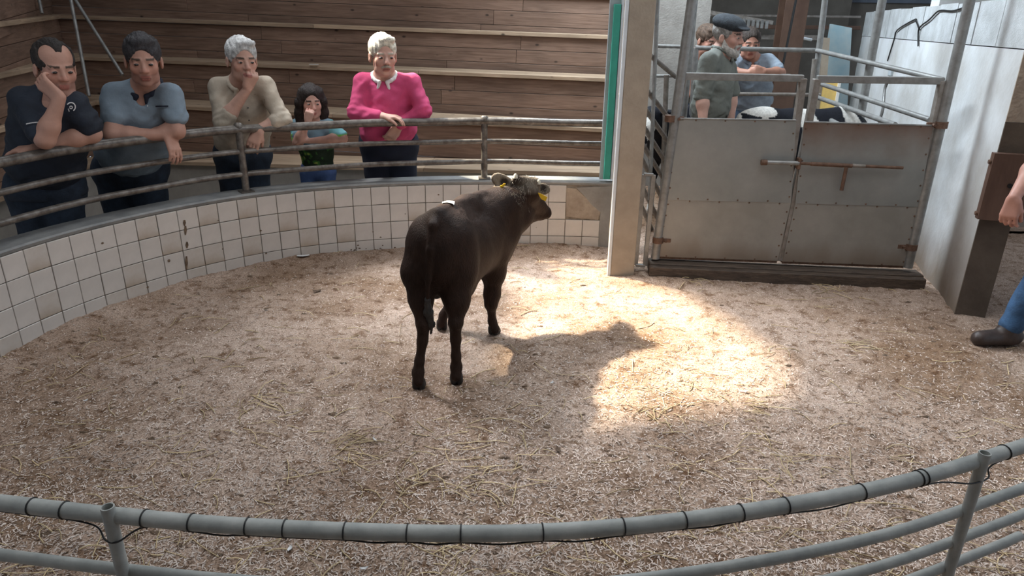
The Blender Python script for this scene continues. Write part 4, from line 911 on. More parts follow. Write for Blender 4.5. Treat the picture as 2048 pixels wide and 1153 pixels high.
        def sfold(V):
            d = np.zeros(len(V)); q = (V - CH) @ TB
            d += vnoise(q[:, 0] * 9 + q[:, 2] * 14, q[:, 2] * 5 - q[:, 0] * 4, 7) * .016 + vnoise(q[:, 0] * 22 - q[:, 2] * 30, q[:, 2] * 8 + q[:, 0] * 6, 9) * .012 + vnoise(q[:, 0] * 14 + q[:, 2] * 40, q[:, 0] * 12, 12) * .006
            for sd in ('l', 'r'):
                dd = np.linalg.norm(V - J[sd + 'e'], axis=1); ax_ = unit(J[sd + 's'] - J[sd + 'e']); t_ = (V - J[sd + 'e']) @ ax_; d += .0045 * np.sin(t_ * 150) * np.exp(-(dd / .085) ** 2)
            n_ = V - (CH * .5 + WA * .5); n_ /= np.linalg.norm(n_, axis=1)[:, None] + 1e-9; return V + n_ * d[:, None]
        so_ = vobj('shirt' if not shirt.get('name') else shirt['name'], sv, shirt['mat'], e, shirt.get('col') and (lambda V: shirt['col'](V, CH, TB)), sfold)
        if collar:
            cv = Vol(.0055); nd = unit(hp(0, -.022, -.055) - nb); c0 = nb + nd * (.024 if shirt.get('vee', True) else .030) + fw * .008; r_ = neckr * hs * 1.16 + .011; prev = None
            for sg in (-1, 1):
                pts = []
                for a in np.linspace(math.pi * 1.5, math.pi * .5 + .32, 9) if sg == 1 else np.linspace(math.pi * 1.5, math.pi * 2.5 - .32, 9): pts.append(c0 + rt * math.cos(a) * r_ + fw * (math.sin(a) * r_) - up * (.010 + .034 * max(0, math.sin(a))) )
                last = pts[-1]; pts.append(last - up * .042 + rt * .012 * (1 if np.dot(last - c0, rt) > 0 else -1) + fw * .012)
                cv.chain(pts, [.012 * s] * 9 + [.009 * s], .006)
            vobj('collar', cv, collar, e)
    if trouser is not None:
        tv = Vol(.009); tv.ell(PE, np.array([.172 * g, .128 * g, .12 * s]), TB, .05); tv.ell(WA * .35 + PE * .65, np.array([.160 * g, .122 * g, .10 * s]), TB, .05)
        for sd in ('l', 'r'):
            Hp, Kn, An = J[sd + 'h'], J[sd + 'k'], J[sd + 'a']; tv.cap(Hp, Kn, .092 * g, .066 * g, .03); tv.cap(Kn, An + (Kn - An) * .05, .066 * g, .055 * g, .03)
        vobj('trousers', tv, trouser, e, None, lambda V: V + np.stack([vnoise(V[:, 0] * 12 + V[:, 2] * 9, V[:, 2] * 12, 4) * .012, vnoise(V[:, 1] * 12, V[:, 2] * 14, 6) * .012, V[:, 2] * 0], 1))
        for sd in ('l', 'r'):
            An = J[sd + 'a']; fd = J.get('foot', fw * [1, 1, 0]); fd = unit(np.array(fd) * [1, 1, 0]); bv = Vol(.008); z0 = An[2] - .085 * s; o0 = np.array([An[0], An[1], z0])
            bv.cap(An, o0 + (0, 0, .05), .05 * s, .05 * s, .03); bv.cap(o0 + (0, 0, .042) - fd * .04, o0 + fd * .15 * s + (0, 0, .036), .044 * s, .040 * s, .03); bv.cut(o0 + (0, 0, .0), (0, 0, -1)); vobj('shoe', bv, M[shoe], e)
    return e, dict(hp=hp, HB=HB, TB=TB, fw=fw, up=up, rt=rt, CH=CH, nb=nb)
def J_from(px, Y, **kw): return {k: aty(*v[:2], v[2] if len(v) > 2 else Y) for k, v in px.items()}
def legs(J, ground_z, spread=.0, back=0., s=1.0):
    for sd in ('l', 'r'):
        Hp = J[sd + 'h']; An = np.array([Hp[0] + J.get(sd + 'dx', 0), Hp[1] + back, ground_z + .085 * s]); J[sd + 'a'] = An; J[sd + 'k'] = Hp * .5 + An * .5 + np.array([0, -.02, 0])
FZ = -.35
M['navy'] = mat('black navy polo cloth', (.014, .020, .033), .8, var=.3, vscale=6, bump=.8, bscale=15)
M['bluegr'] = mat('blue grey shirt cloth', (.19, .245, .295), .85, var=.12, vscale=9, bump=.6, bscale=17)
M['collardk'] = mat('dark collar', (.012, .015, .03), .85)
M['beige'] = mat('beige shirt cloth', (.47, .40, .315), .85, var=.10, vscale=8, bump=.7, bscale=17)
M['pink'] = mat('pink wool', (.56, .065, .17), .92, var=.08, vscale=12, bump=.5, bscale=16)
M['whitecl'] = mat('white collar cloth', (.68, .66, .64), .8, var=.04)
M['jean'] = mat('dark denim', (.022, .034, .055), .9, var=.3, vscale=14, bump=.2, bscale=120)
M['jeanb'] = mat('blue denim', (.035, .085, .17), .9, var=.35, vscale=14, bump=.25, bscale=120)
M['navytr'] = mat('dark navy trousers', (.010, .013, .028), .9, var=.15, vscale=14, bump=.1)
M['shorts'] = mat('blue jersey trousers', (.10, .17, .38), .9, var=.15, vscale=14, bump=.15)
M['olive'] = mat('grey green shirt cloth', (.16, .17, .15), .88, var=.14, vscale=9, bump=.7, bscale=17)
M['ltblue'] = mat('light blue shirt cloth', (.26, .31, .37), .88, var=.12, vscale=30, bump=.6, bscale=17)
M['capcl'] = mat('dark flat cap wool', (.035, .042, .05), .95, var=.3, vscale=40, bump=.4, bscale=160)
M['tee'] = mat('sublimated jersey', (1, 1, 1), .8, attr='Col', var=.08, vscale=20, bump=.15, bscale=60)
M['coat'] = mat('dark green coat', (.03, .05, .045), .85, var=.2, vscale=9, bump=.15)
M['boot'] = mat('brown leather boot', (.045, .030, .025), .5, var=.3, vscale=14, bump=.2)
def ringdisc(e, c, n, r0, r1, a0, a1, m, nm, t=.002):
    B = basis(n); mb = MB(); k = 24; L = np.array(e.location); V = []
    for i in range(k + 1):
        a = a0 + (a1 - a0) * i / k
        for r in (r0, r1): V.append(c - L + B @ np.array([r * math.cos(a), t, r * math.sin(a)]))
    V2 = [v - unit(n) * .004 for v in V]; m_ = len(V); F = [(2 * i, 2 * i + 1, 2 * i + 3, 2 * i + 2) for i in range(k)]
    mb.add(V + V2, F + [tuple(x + m_ for x in f[::-1]) for f in F] + [(2 * i, 2 * i + 2, 2 * i + 2 + m_, 2 * i + m_) for i in range(k)] + [(2 * i + 1, 2 * i + 3, 2 * i + 3 + m_, 2 * i + 1 + m_)[::-1] for i in range(k)])
    return mb.obj(nm, m, e)
def surf(o, P, d):  # nearest surface point of object o (local mesh, parent at base) along direction
    dg = None; base = np.array(o.parent.location); me = o.data; V = np.empty(len(me.vertices) * 3, np.float32); me.vertices.foreach_get('co', V); V = V.reshape(-1, 3) + base
    d = unit(d); q = V - P; t = q @ d; r = np.linalg.norm(q - t[:, None] * d, axis=1); i = np.argmin(np.where(t > -.5, r, 9) * 1 + np.where(t < 0, 0, .0)); m = r < .02
    return V[m][np.argmin(t[m])] if m.any() else V[i]
def child(e, name): return [o for o in e.children if o.name.split('.')[0] == name][0]
def stick(e, cloth, px, name, m, draw):
    """small flat print lying on cloth at pixel px; draw(mb, place) with place(u,v)->point on the cloth"""
    o = child(e, cloth); me = o.data; base = np.array(e.location); V = np.empty(len(me.vertices) * 3, np.float32); me.vertices.foreach_get('co', V); V = V.reshape(-1, 3).astype(float) + base
    Nn = np.empty(len(me.vertices) * 3, np.float32); me.vertices.foreach_get('normal', Nn); Nn = Nn.reshape(-1, 3)
    def place(x, y):
        d = unit(ray(x, y)); q = V - cC; t = q @ d; r = np.linalg.norm(q - t[:, None] * d, axis=1); m_ = r < .012
        if not m_.any(): m_ = r < r.min() + .004
        i = np.where(m_)[0][np.argmin(t[m_])]; return cC + d * (t[i] - .006) - base
    mb = MB(); draw(mb, place); return mb.obj(name, m, e)

# ---- man 1, black polo, hand on cheek
Y = 3.70
J = J_from(dict(neck=(112, 182, 3.80), ls=(154, 208, 3.77), rs=(47, 200, 3.72), le=(184, 268, 3.78), lw=(72, 297, 3.62), re=(90, 279, 3.55), rw=(120, 195, 3.585), chest=(98, 240, 3.80), waist=(93, 322, 3.88), pelvis=(92, 380, 3.92), lh=(122, 395, 3.92), rh=(62, 398, 3.90)), Y)
legs(J, FZ, s=1.05); J['face'] = np.array([.8, -.7, 0]); J['hem'] = (aty(92, 392, 3.9), (0, 0, -1))
hp1 = aty(111, 137, 3.76)
e1, i1 = person('person', 'man in black polo shirt at far left resting his cheek on his hand', tuple(np.array([J['pelvis'][0], J['pelvis'][1], FZ])), J, (hp1, (.72, -.62, -.16), (.05, .0, 1)), hair=(.035, .028, .025), shirt=dict(mat=M['navy'], low=True), trouser=M['jean'], sh=1.10, girth=1.13, hair_style='receding', head_s=1.14, sleeves=(.72, .82), facial='stubble', belly=1.15, skin=np.array([.50, .28, .21]),
    hands=dict(r=dict(d=(-.68, -.10, .70), nrm=(.15, .95, .1), curls=(30, 45, 40), side=1, thumb=10, spread=4), l=dict(d=(-.8, -.1, -.05), nrm=(0, .1, -1), curls=(20, 20, 20), side=1)))
# logo: concentric ring emblem and sleeve lettering strip
ex, ey = 142, 213
stick(e1, 'shirt', (ex, ey), 'chest_emblem', M['whitecl'], lambda mb, pl: (mb.add([pl(142 + r * math.cos(a), 214 + r * math.sin(a)) for a in np.linspace(-2.6, 1.0, 14) for r in (7.6, 9.8)], [(2 * i, 2 * i + 1, 2 * i + 3, 2 * i + 2) for i in range(13)]), mb.add([pl(142 + r * math.cos(a), 215 + r * math.sin(a)) for a in np.linspace(-3.0, 3.0, 12) for r in (1.8, 3.6)], [(2 * i, 2 * i + 1, 2 * i + 3, 2 * i + 2) for i in range(11)]), mb.add([pl(135.5, 218), pl(137.5, 217), pl(139.5, 223), pl(137.5, 224)], [(0, 1, 2, 3)])))
stick(e1, 'shirt', (68, 246), 'sleeve_lettering', M['whitecl'], lambda mb, pl: [mb.add([pl(52 + k * 2.3, 247 - 3.2 * math.sin(k / 14 * 2.2)), pl(53.7 + k * 2.3, 247 - 3.2 * math.sin((k + .7) / 14 * 2.2)), pl(53.7 + k * 2.3, 249.2 - 3.2 * math.sin((k + .7) / 14 * 2.2)), pl(52 + k * 2.3, 249.2 - 3.2 * math.sin(k / 14 * 2.2))], [(0, 1, 2, 3)]) for k in range(14)])

# ---- man 2, blue-grey polo, arms folded over the rail
J = J_from(dict(neck=(292, 170, 4.20), ls=(345, 190, 4.20), rs=(228, 190, 4.15), le=(353, 262, 4.15), lw=(300, 268, 4.16), re=(226, 270, 4.02), rw=(336, 270, 4.12), chest=(283, 225, 4.26), waist=(268, 290, 4.36), pelvis=(262, 340, 4.42), lh=(292, 350, 4.42), rh=(232, 352, 4.40)), Y)
legs(J, FZ, s=1.05); J['face'] = np.array([.5, -.8, 0]); J['hem'] = (aty(262, 352, 4.4), (0, 0, -1))
e2, i2 = person('person', 'dark-haired man in blue-grey short-sleeved polo, one wrist hanging over the rail', (J['pelvis'][0], J['pelvis'][1], FZ), J, (aty(287, 122, 4.10), (.42, -.88, -.16), (.02, 0, 1)), hair=(.045, .042, .045), shirt=dict(mat=M['bluegr']), trouser=M['jean'], sh=1.13, girth=1.2, hair_style='full', head_s=1.15, sleeves=(.56, .56), belly=1.25, facial='stubble', collar=M['collardk'], skin=np.array([.47, .26, .195]),
    hands=dict(r=dict(d=(.35, -.25, -.8), nrm=(-.5, .2, -.3), curls=(15, 25, 20), side=1, thumb=30), l=dict(d=(-.9, -.1, 0), nrm=(0, .1, -1), curls=(20, 20, 20), side=-1)))
stick(e2, 'shirt', (330, 213), 'pocket_trim', M['collardk'], lambda mb, pl: mb.add([pl(311 + k * 3.2, y_ - .3 * k * .2) for k in range(9) for y_ in (211.5, 214.5)], [(2 * i, 2 * i + 1, 2 * i + 3, 2 * i + 2) for i in range(8)]))
stick(e2, 'shirt', (295, 200), 'button', M['whitecl'], lambda mb, pl: [mb.add([pl(x + dx, y + dy) for dx, dy in ((-1.1, -1.1), (1.1, -1.1), (1.1, 1.1), (-1.1, 1.1))], [(0, 1, 2, 3)]) for x, y in ((294, 196), (295, 212))])

# ---- man 3, grey hair, beige shirt, fist at mouth
J = J_from(dict(neck=(484, 160, 4.74), ls=(532, 172, 4.78), rs=(437, 176, 4.72), le=(564, 240, 4.68), lw=(517, 258, 4.56), re=(446, 246, 4.58), rw=(495, 178, 4.60), chest=(488, 215, 4.82), waist=(484, 272, 4.90), pelvis=(486, 310, 4.94), lh=(508, 322, 4.94), rh=(461, 322, 4.93)), Y)
legs(J, FZ, s=1.05); J['face'] = np.array([.3, -.9, 0]); J['hem'] = (aty(486, 306, 4.92), (0, 0, -1)); J['gaze'] = (.85, -.5, -.1)
e3, i3 = person('person', 'grey-haired man in beige rolled-sleeve shirt holding a fist to his mouth', (J['pelvis'][0], J['pelvis'][1], FZ), J, (aty(484, 121, 4.66), (.55, -.78, -.10), (.03, 0, 1)), hair=(.50, .50, .49), shirt=dict(mat=M['beige']), trouser=M['jean'], sh=1.10, girth=1.06, hair_style='swept', head_s=1.13, sleeves=(1.28, 1.22), collar=M['beige'], skin=np.array([.52, .31, .24]),
    hands=dict(r=dict(d=(.45, -.1, .75), nrm=(-.55, .6, .45), curls=(55, 75, 50), side=1, thumb=15), l=dict(d=(-.35, -.25, -.85), nrm=(-.2, .8, -.4), curls=(15, 25, 20), side=1, thumb=30)))
stick(e3, 'shirt', (497, 215), 'button', M['collardk'], lambda mb, pl: [mb.add([pl(x + dx, y + dy) for dx, dy in ((-1.2, -1.2), (1.2, -1.2), (1.2, 1.2), (-1.2, 1.2))], [(0, 1, 2, 3)]) for x, y in ((496, 216), (498, 241))])
stick(e3, 'shirt', (520, 190), 'pocket_seam', mat('shirt seam', (.20, .16, .12), .9), lambda mb, pl: [mb.add([pl(a[0], a[1]), pl(b[0], b[1]), pl(b[0] + .9, b[1] + .9), pl(a[0] + .9, a[1] + .9)], [(0, 1, 2, 3)]) for a, b in (((508, 188), (528, 197)), ((528, 197), (529, 207)))])

# ---- girl
def teecol(V, CH, TB):
    q = (V - CH) @ TB; z = V[:, 2]; n = vnoise(V[:, 0] * 30, V[:, 2] * 30, 1) + vnoise(V[:, 0] * 70 + 3, V[:, 2] * 60, 2) * .7
    C = np.tile(np.array([.22, .34, .42]), (len(V), 1)); lo = z < .735; C[lo] = [.012, .03, .012]; C[lo & (n > .16)] = [.05, .17, .03]; C[lo & (n > .42)] = [.35, .45, .08]
    sd = np.abs(q[:, 0]) > .125; C[sd & ~lo] = [.18, .46, .50]; cuff = sd & (z < .845) & (z > .80) & ~lo; C[cuff] = [.25, .62, .10]
    C[(n > .5) & ~lo] = [.10, .17, .22]; return C
J = J_from(dict(neck=(623, 238, 4.98), ls=(656, 250, 4.99), rs=(594, 251, 4.97), le=(685, 277, 4.93), lw=(620, 282, 4.86), re=(596, 284, 4.88), rw=(616, 244, 4.83), chest=(630, 275, 5.02), waist=(634, 310, 5.04), pelvis=(637, 340, 5.06), lh=(655, 348, 5.06), rh=(618, 348, 5.05)), Y)
legs(J, FZ + .12, s=.8); J['face'] = np.array([.1, -1, 0]); J['hem'] = (aty(637, 333, 5.04), (0, 0, -1)); J['gaze'] = (.9, -.45, .05)
e4, i4 = person('person', 'young girl with long dark hair and bright jersey leaning on the middle rail', (J['pelvis'][0], J['pelvis'][1], FZ + .12), J, (aty(622, 204, 4.95), (.40, -.86, -.12), (.02, 0, 1)), hair=(.022, .014, .012), shirt=dict(mat=M['tee'], col=teecol, name='jersey', vee=False), trouser=M['shorts'], sh=.78, girth=.84, hair_style='long', head_s=.94, sleeves=(.75, .72), neckr=.045, skin=np.array([.58, .34, .27]), res=.0055, brow=(.05, .03, .025),
    hands=dict(r=dict(d=(.25, -.1, .8), nrm=(.1, .7, .45), curls=(50, 70, 45), side=1, thumb=20), l=dict(d=(-.9, -.05, 0), nrm=(0, .3, -1), curls=(20, 20, 20), side=-1)))
mb = MB(); mb.box((e4.location[0], e4.location[1], FZ + .06), (.5, .4, .12), None, .004); o = mb.obj('step_block', M['floorc']); tag(o, kind='structure'); o.name = 'trim_step'

# ---- pink jumper man
J = J_from(dict(neck=(770, 152, 5.12), ls=(826, 165, 5.12), rs=(725, 165, 5.10), le=(846, 224, 5.02), lw=(796, 250, 4.98), re=(712, 226, 4.99), rw=(765, 233, 4.93), chest=(776, 200, 5.16), waist=(777, 252, 5.20), pelvis=(778, 290, 5.22), lh=(803, 304, 5.22), rh=(755, 304, 5.21)), Y)
legs(J, FZ, s=1.05); J['face'] = np.array([.05, -1, 0]); J['hem'] = (aty(778, 282, 5.18), (0, 0, -1)); J['gaze'] = (.7, -.7, -.1)
e5, i5 = person('person', 'white-haired man with moustache in bright pink jumper, hands crossed on the rail', (J['pelvis'][0], J['pelvis'][1], FZ), J, (aty(766, 112, 5.04), (.38, -.90, -.10), (0, 0, 1)), hair=(.62, .57, .47), shirt=dict(mat=M['pink'], name='jumper', vee=False), trouser=M['navytr'], sh=1.12, girth=1.16, hair_style='swept', head_s=1.14, sleeves=(1.90, 1.8), facial='moustache', collar=M['whitecl'], belly=1.22, brow=(.40, .34, .27), skin=np.array([.56, .33, .26]),
    hands=dict(r=dict(d=(.9, -.1, -.02), nrm=(0, .0, -1), curls=(20, 25, 20), side=-1, thumb=25), l=dict(d=(-.35, -.1, -.55), nrm=(-.5, .5, -.3), curls=(30, 35, 25), side=1, thumb=25)))
wv = J['lw'] * .88 + J['le'] * .12; Lw = np.array(e5.location); dd = unit(J['lw'] - J['le']); u1 = unit(np.cross(dd, (0, 0, 1))); u2 = np.cross(dd, u1); mb = MB(); mb.tube([wv - Lw + (u1 * math.cos(a) + u2 * math.sin(a)) * .036 for a in np.linspace(0, 6.283, 17)], .007, 6, False); mb.obj('wristwatch', M['black'], e5)

# ---- flat-cap man behind the gate
J = J_from(dict(neck=(1445, 100, 5.42), ls=(1452, 118, 5.62), rs=(1417, 122, 5.30), le=(1462, 190, 5.66), lw=(1462, 240, 5.55), re=(1405, 190, 5.28), rw=(1406, 252, 5.20), chest=(1430, 150, 5.46), waist=(1422, 215, 5.46), pelvis=(1415, 270, 5.46), lh=(1425, 285, 5.53), rh=(1408, 285, 5.38)), Y)
legs(J, 0.0, s=1.05); J['face'] = np.array([.9, -.35, 0]); J['gaze'] = (.9, -.4, -.1)
J['hem'] = (aty(1415, 300, 5.46), (0, 0, -1))
e6, i6 = person('person', 'white-bearded man in dark flat cap and grey-green shirt standing behind the gate', (J['pelvis'][0], J['pelvis'][1], 0), J, (aty(1457, 73, 5.40), (.74, -.66, -.10), (-.10, 0, 1)), hair=(.30, .28, .26), shirt=dict(mat=M['olive']), trouser=M['jean'], sh=1.10, girth=1.0, hair_style='fringe', head_s=1.10, sleeves=(.9, .98), facial='beard', collar=M['olive'], group='men standing in the pens behind the gate', skin=np.array([.56, .33, .26]),
    hands=dict(r=dict(d=(0, 0, -1), nrm=(1, 0, 0), curls=(20, 25, 20), side=1), l=dict(d=(0, 0, -1), nrm=(1, 0, 0), curls=(20, 25, 20), side=-1)))
hp, HB = i6['hp'], i6['HB']; cv = Vol(.0055); cv.ell(hp(0, -.012, .082), np.array([.094, .116, .056]) * 1.10, HB @ np.array(Matrix.Rotation(-.16, 3, 'X')), .01); cv.ell(hp(0, .092, .064), np.array([.062, .042, .011]) * 1.1, HB @ np.array(Matrix.Rotation(-.25, 3, 'X')), .015); cv.cut(hp(0, 0, .040), HB @ np.array([0, .0, -1.])); vobj('flat_cap', cv, M['capcl'], e6)

# ---- man leaning on the pen rail
J = J_from(dict(neck=(1502, 115, 6.55), ls=(1538, 122, 6.55), rs=(1470, 122, 6.55), le=(1560, 146, 6.42), lw=(1530, 143, 6.30), re=(1455, 144, 6.42), rw=(1498, 146, 6.30), chest=(1503, 150, 6.60), waist=(1505, 200, 6.66), pelvis=(1505, 240, 6.66), lh=(1525, 250, 6.66), rh=(1485, 250, 6.66)), Y)
legs(J, 0, s=1.05); J['face'] = np.array([-.1, -1, 0]); J['hem'] = (aty(1505, 250, 6.66), (0, 0, -1))
e7, i7 = person('person', 'dark-haired man in light blue shirt leaning his clasped hands on the pen rail', (J['pelvis'][0], J['pelvis'][1], 0), J, (aty(1499, 88, 6.48), (-.05, -1, -.14)), hair=(.04, .028, .022), shirt=dict(mat=M['ltblue']), trouser=M['jean'], sh=1.08, girth=1.05, hair_style='short', head_s=1.08, sleeves=(.75, .75), collar=M['ltblue'], group='men standing in the pens behind the gate', skin=np.array([.40, .20, .14]), res=.007,
    hands=dict(r=dict(d=(.9, -.1, .15), nrm=(0, 1, -.2), curls=(40, 50, 30), side=-1), l=dict(d=(-.9, -.1, .15), nrm=(0, 1, -.2), curls=(40, 50, 30), side=1)))
pipe('pen_bar', aty(1440, 150, 6.36), aty(1580, 152, 6.36), .018, M['galv'], 'lower pen rail carrying the elbows of the man in light blue', 'bar')
# ---- man hidden behind the flat-cap man
J = J_from(dict(neck=(1400, 105, 6.95), ls=(1425, 112, 6.95), rs=(1380, 112, 6.95), le=(1430, 150, 6.95), lw=(1425, 190, 6.9), re=(1376, 150, 6.95), rw=(1378, 190, 6.9), chest=(1402, 140, 7.0), waist=(1402, 190, 7.0), pelvis=(1402, 225, 7.0), lh=(1418, 235, 7.0), rh=(1386, 235, 7.0)), Y)
legs(J, 0, s=1.05); J['face'] = np.array([.1, -1, 0])
person('person', 'curly brown-haired man mostly hidden behind the man in the flat cap', (J['pelvis'][0], J['pelvis'][1], 0), J, (aty(1414, 82, 6.9), (.45, -.8, -.25)), hair=(.10, .065, .045), shirt=dict(mat=M['olive']), trouser=M['jean'], sh=1.05, hair_style='full', head_s=1.12, sleeves=(.8, .8), group='men standing in the pens behind the gate', skin=np.array([.42, .22, .16]), res=.008)

# ---- man at the right edge
bt = atz(1985, 690); Y = bt[1]
J = J_from(dict(rs=(2110, 235, 3.45), re=(2072, 330, 3.40), rw=(2022, 402, 3.30)), Y)
ank = bt + np.array([.03, .02, .09]); pel = np.array([bt[0] + .36, bt[1] + .10, .92]); J['rs'] = np.array([bt[0] + .22, bt[1] + .0, 1.46])
J['re'] = aty(2078, 320, 3.40); J['rw'] = aty(2028, 396, 3.28)
J.update(dict(pelvis=pel, waist=pel + (0, 0, .16), chest=pel + (0, 0, .40), neck=pel + (-.02, 0, .60), rh=pel + (-.03, -.09, -.05), lh=pel + (.03, .10, -.05), ra=ank + (.05, .0, .0), rk=pel * .47 + ank * .53 + np.array([-.0, -.03, 0])))
J['ls'] = J['rs'] + (.12, .42, 0); J['le'] = J['ls'] + (.05, .05, -.30); J['lw'] = J['le'] + (0, -.05, -.26); J['la'] = np.array([pel[0] + .25, pel[1] + .2, .09]); J['lk'] = (J['lh'] + J['la']) / 2; J['face'] = np.array([-1, -.2, 0]); J['foot'] = np.array([-1, -.12, 0]); J['hem'] = (pel + (0, 0, -.12), (0, 0, -1))
person('person', 'handler in blue jeans and brown boot stepping in at the right edge', (pel[0], pel[1], 0), J, (pel + (-.03, 0, .78), (-1, -.2, -.1)), hair=(.2, .15, .1), shirt=dict(mat=M['coat']), trouser=M['jeanb'], sh=1.06, hair_style='short', head_s=1.05, sleeves=(.9, .7), group=None, shoe='boot', skin=np.array([.50, .26, .20]),
    hands=dict(r=dict(d=(-.1, -.1, -.95), nrm=(.7, .5, -.2), curls=(25, 35, 25), side=1, thumb=25)))
del e1['group'], e2['group'], e3['group'], e4['group'], e5['group']

# ================================================================== the calf
P = lambda x, y, Y: aty(x, y, Y)
cb_ = atz(900, 740); calf = empty('calf', (cb_[0], 3.1, 0), 'dark brown calf seen from behind in the middle of the ring, head turned right', 'calf')
v = Vol(.0075)
hoofL, hoofR, hoofF, hoofG = atz(838, 776), atz(913, 765), atz(988, 667), atz(884, 657)
def leg(pts, rad, k=.03):
    v.chain(pts, rad, k)
# torso
v.ell(P(881, 506, 3.02), (.130, .19, .182), None, .05); v.ell(P(872, 482, 2.95), (.115, .11, .115), None, .05)
v.ell(P(905, 488, 3.15), (.145, .26, .175), None, .06); v.ell(P(935, 488, 3.32), (.148, .26, .19), None, .06); v.ell(P(962, 470, 3.48), (.140, .20, .20), None, .08)
v.chain([P(873, 440, 2.95), P(898, 431, 3.10), P(932, 414, 3.30), P(962, 408, 3.48)], [.048, .05, .05, .06], .05)
# hips bones
v.ell(P(846, 456, 2.98), (.042, .05, .040), None, .05); v.ell(P(912, 446, 3.04), (.042, .05, .040), None, .05)
# thighs
leg([P(849, 490, 2.97), P(840, 545, 2.94), P(842, 600, 2.90), P(847, 645, 2.86)], [.082, .080, .050, .035], .04)
leg([P(905, 480, 3.00), P(912, 545, 2.98), P(914, 600, 2.92), P(912, 642, 2.88)], [.096, .088, .052, .034], .05)
v.ell(P(925, 560, 3.10), (.07, .10, .10), None, .06); v.ell(P(842, 560, 3.06), (.07, .10, .10), None, .06)
def shank(hk, hoof, px1, px2, Yk):
    hk = np.array(hk); f = hoof + np.array([0, -.005, .085]); v.chain([hk, hk + (hoof - hk) * .25, f * .75 + hk * .25, f], [.031, .023, .0205, .026], .02); v.chain([f, hoof + (0, -.02, .045)], [.026, .026], .015)
    v.ell(hk + (0, -.018, .008), (.018, .022, .03), None, .02)
shank(P(847, 652, 2.86), hoofL, 0, 0, 0); shank(P(911, 649, 2.88), hoofR, 0, 0, 0)
# front right leg
leg([P(985, 490, 3.46), P(987, 545, 3.46), P(984, 590, 3.45), P(982, 610, 3.44)], [.085, .058, .036, .030], .05)
f = hoofF + np.array([-.01, .0, .075]); v.chain([P(982, 610, 3.44), f, hoofF + (0.005, -.01, .03)], [.028, .0205, .027], .02); v.ell(P(982, 608, 3.43), (.028, .028, .036), None, .02)
# front left leg, bent back
leg([P(925, 500, 3.50), P(918, 560, 3.52), P(905, 598, 3.52)], [.075, .055, .034], .05); v.chain([P(905, 600, 3.52), hoofG + (.01, .0, .08), hoofG + (0, -.01, .03)], [.030, .022, .027], .02)
# brisket, neck
v.ell(P(1000, 480, 3.56), (.085, .10, .13), None, .07)
v.chain([P(975, 432, 3.50), P(1003, 414, 3.58), P(1030, 402, 3.66)], [.110, .100, .080], .06); v.chain([P(1010, 455, 3.58), P(1035, 432, 3.68), P(1055, 415, 3.76)], [.095, .075, .055], .05)
v.chain([P(1012, 480, 3.58), P(1036, 450, 3.66), P(1058, 438, 3.74)], [.045, .030, .022], .03)
# head: poll -> muzzle pointing away to the right
pol = P(1053, 377, 3.66); muz = P(1089, 421, 3.86); hd = unit(muz - pol); side = unit(np.cross(hd, (0, 0, 1))); hup = np.cross(side, hd)
HM = np.stack([side, hd, hup], 1)
v.ell(pol + hd * .03 + hup * -.01, (.062, .080, .060), HM, .03); v.cap(pol + hd * .05 - hup * .015, muz, .050, .031, .03); v.ell(muz + hd * .012, (.034, .026, .029), HM, .015)
v.cap(P(1052, 402, 3.72), P(1080, 428, 3.84), .040, .024, .03); v.cap(P(1052, 438, 3.73), P(1080, 434, 3.84), .032, .020, .025); v.ell(P(1091, 430, 3.86), (.032, .035, .022), None, .02)
v.cap(P(1037, 361, 3.64), P(1070, 365, 3.68), .026, .028, .02)   # poll ridge
for (q, r) in ((P(1031, 355, 3.63), .012), (P(1076, 367, 3.68), .012)): v.cap(q - (0, 0, .02), q, .018, r, .015)
# ears: flattened ellipsoids with a hollow
def ear(vol, root, tip, face, w=.036, t=.010):
    a = unit(tip - root); n = unit(np.array(face) - a * np.dot(face, a)); b = np.cross(a, n); R = np.stack([a, b, n], 1); L = np.linalg.norm(tip - root); c = (root + tip) / 2
    vol.ell(c, (L * .55, w, .016), R, .012); vol.ell(c + n * .017 + a * L * .04, (L * .44, w * .74, .014), R, .006, True); vol.cap(root - a * .01, root + a * .02, .018, .016, .02)
earL = (P(1026, 375, 3.63), P(985, 353, 3.60)); earR = (P(1072, 374, 3.70), P(1099, 382, 3.70))
ear(v, *earL, (.15, -.9, .35), .041); ear(v, *earR, (-.1, -.85, .5), .032)
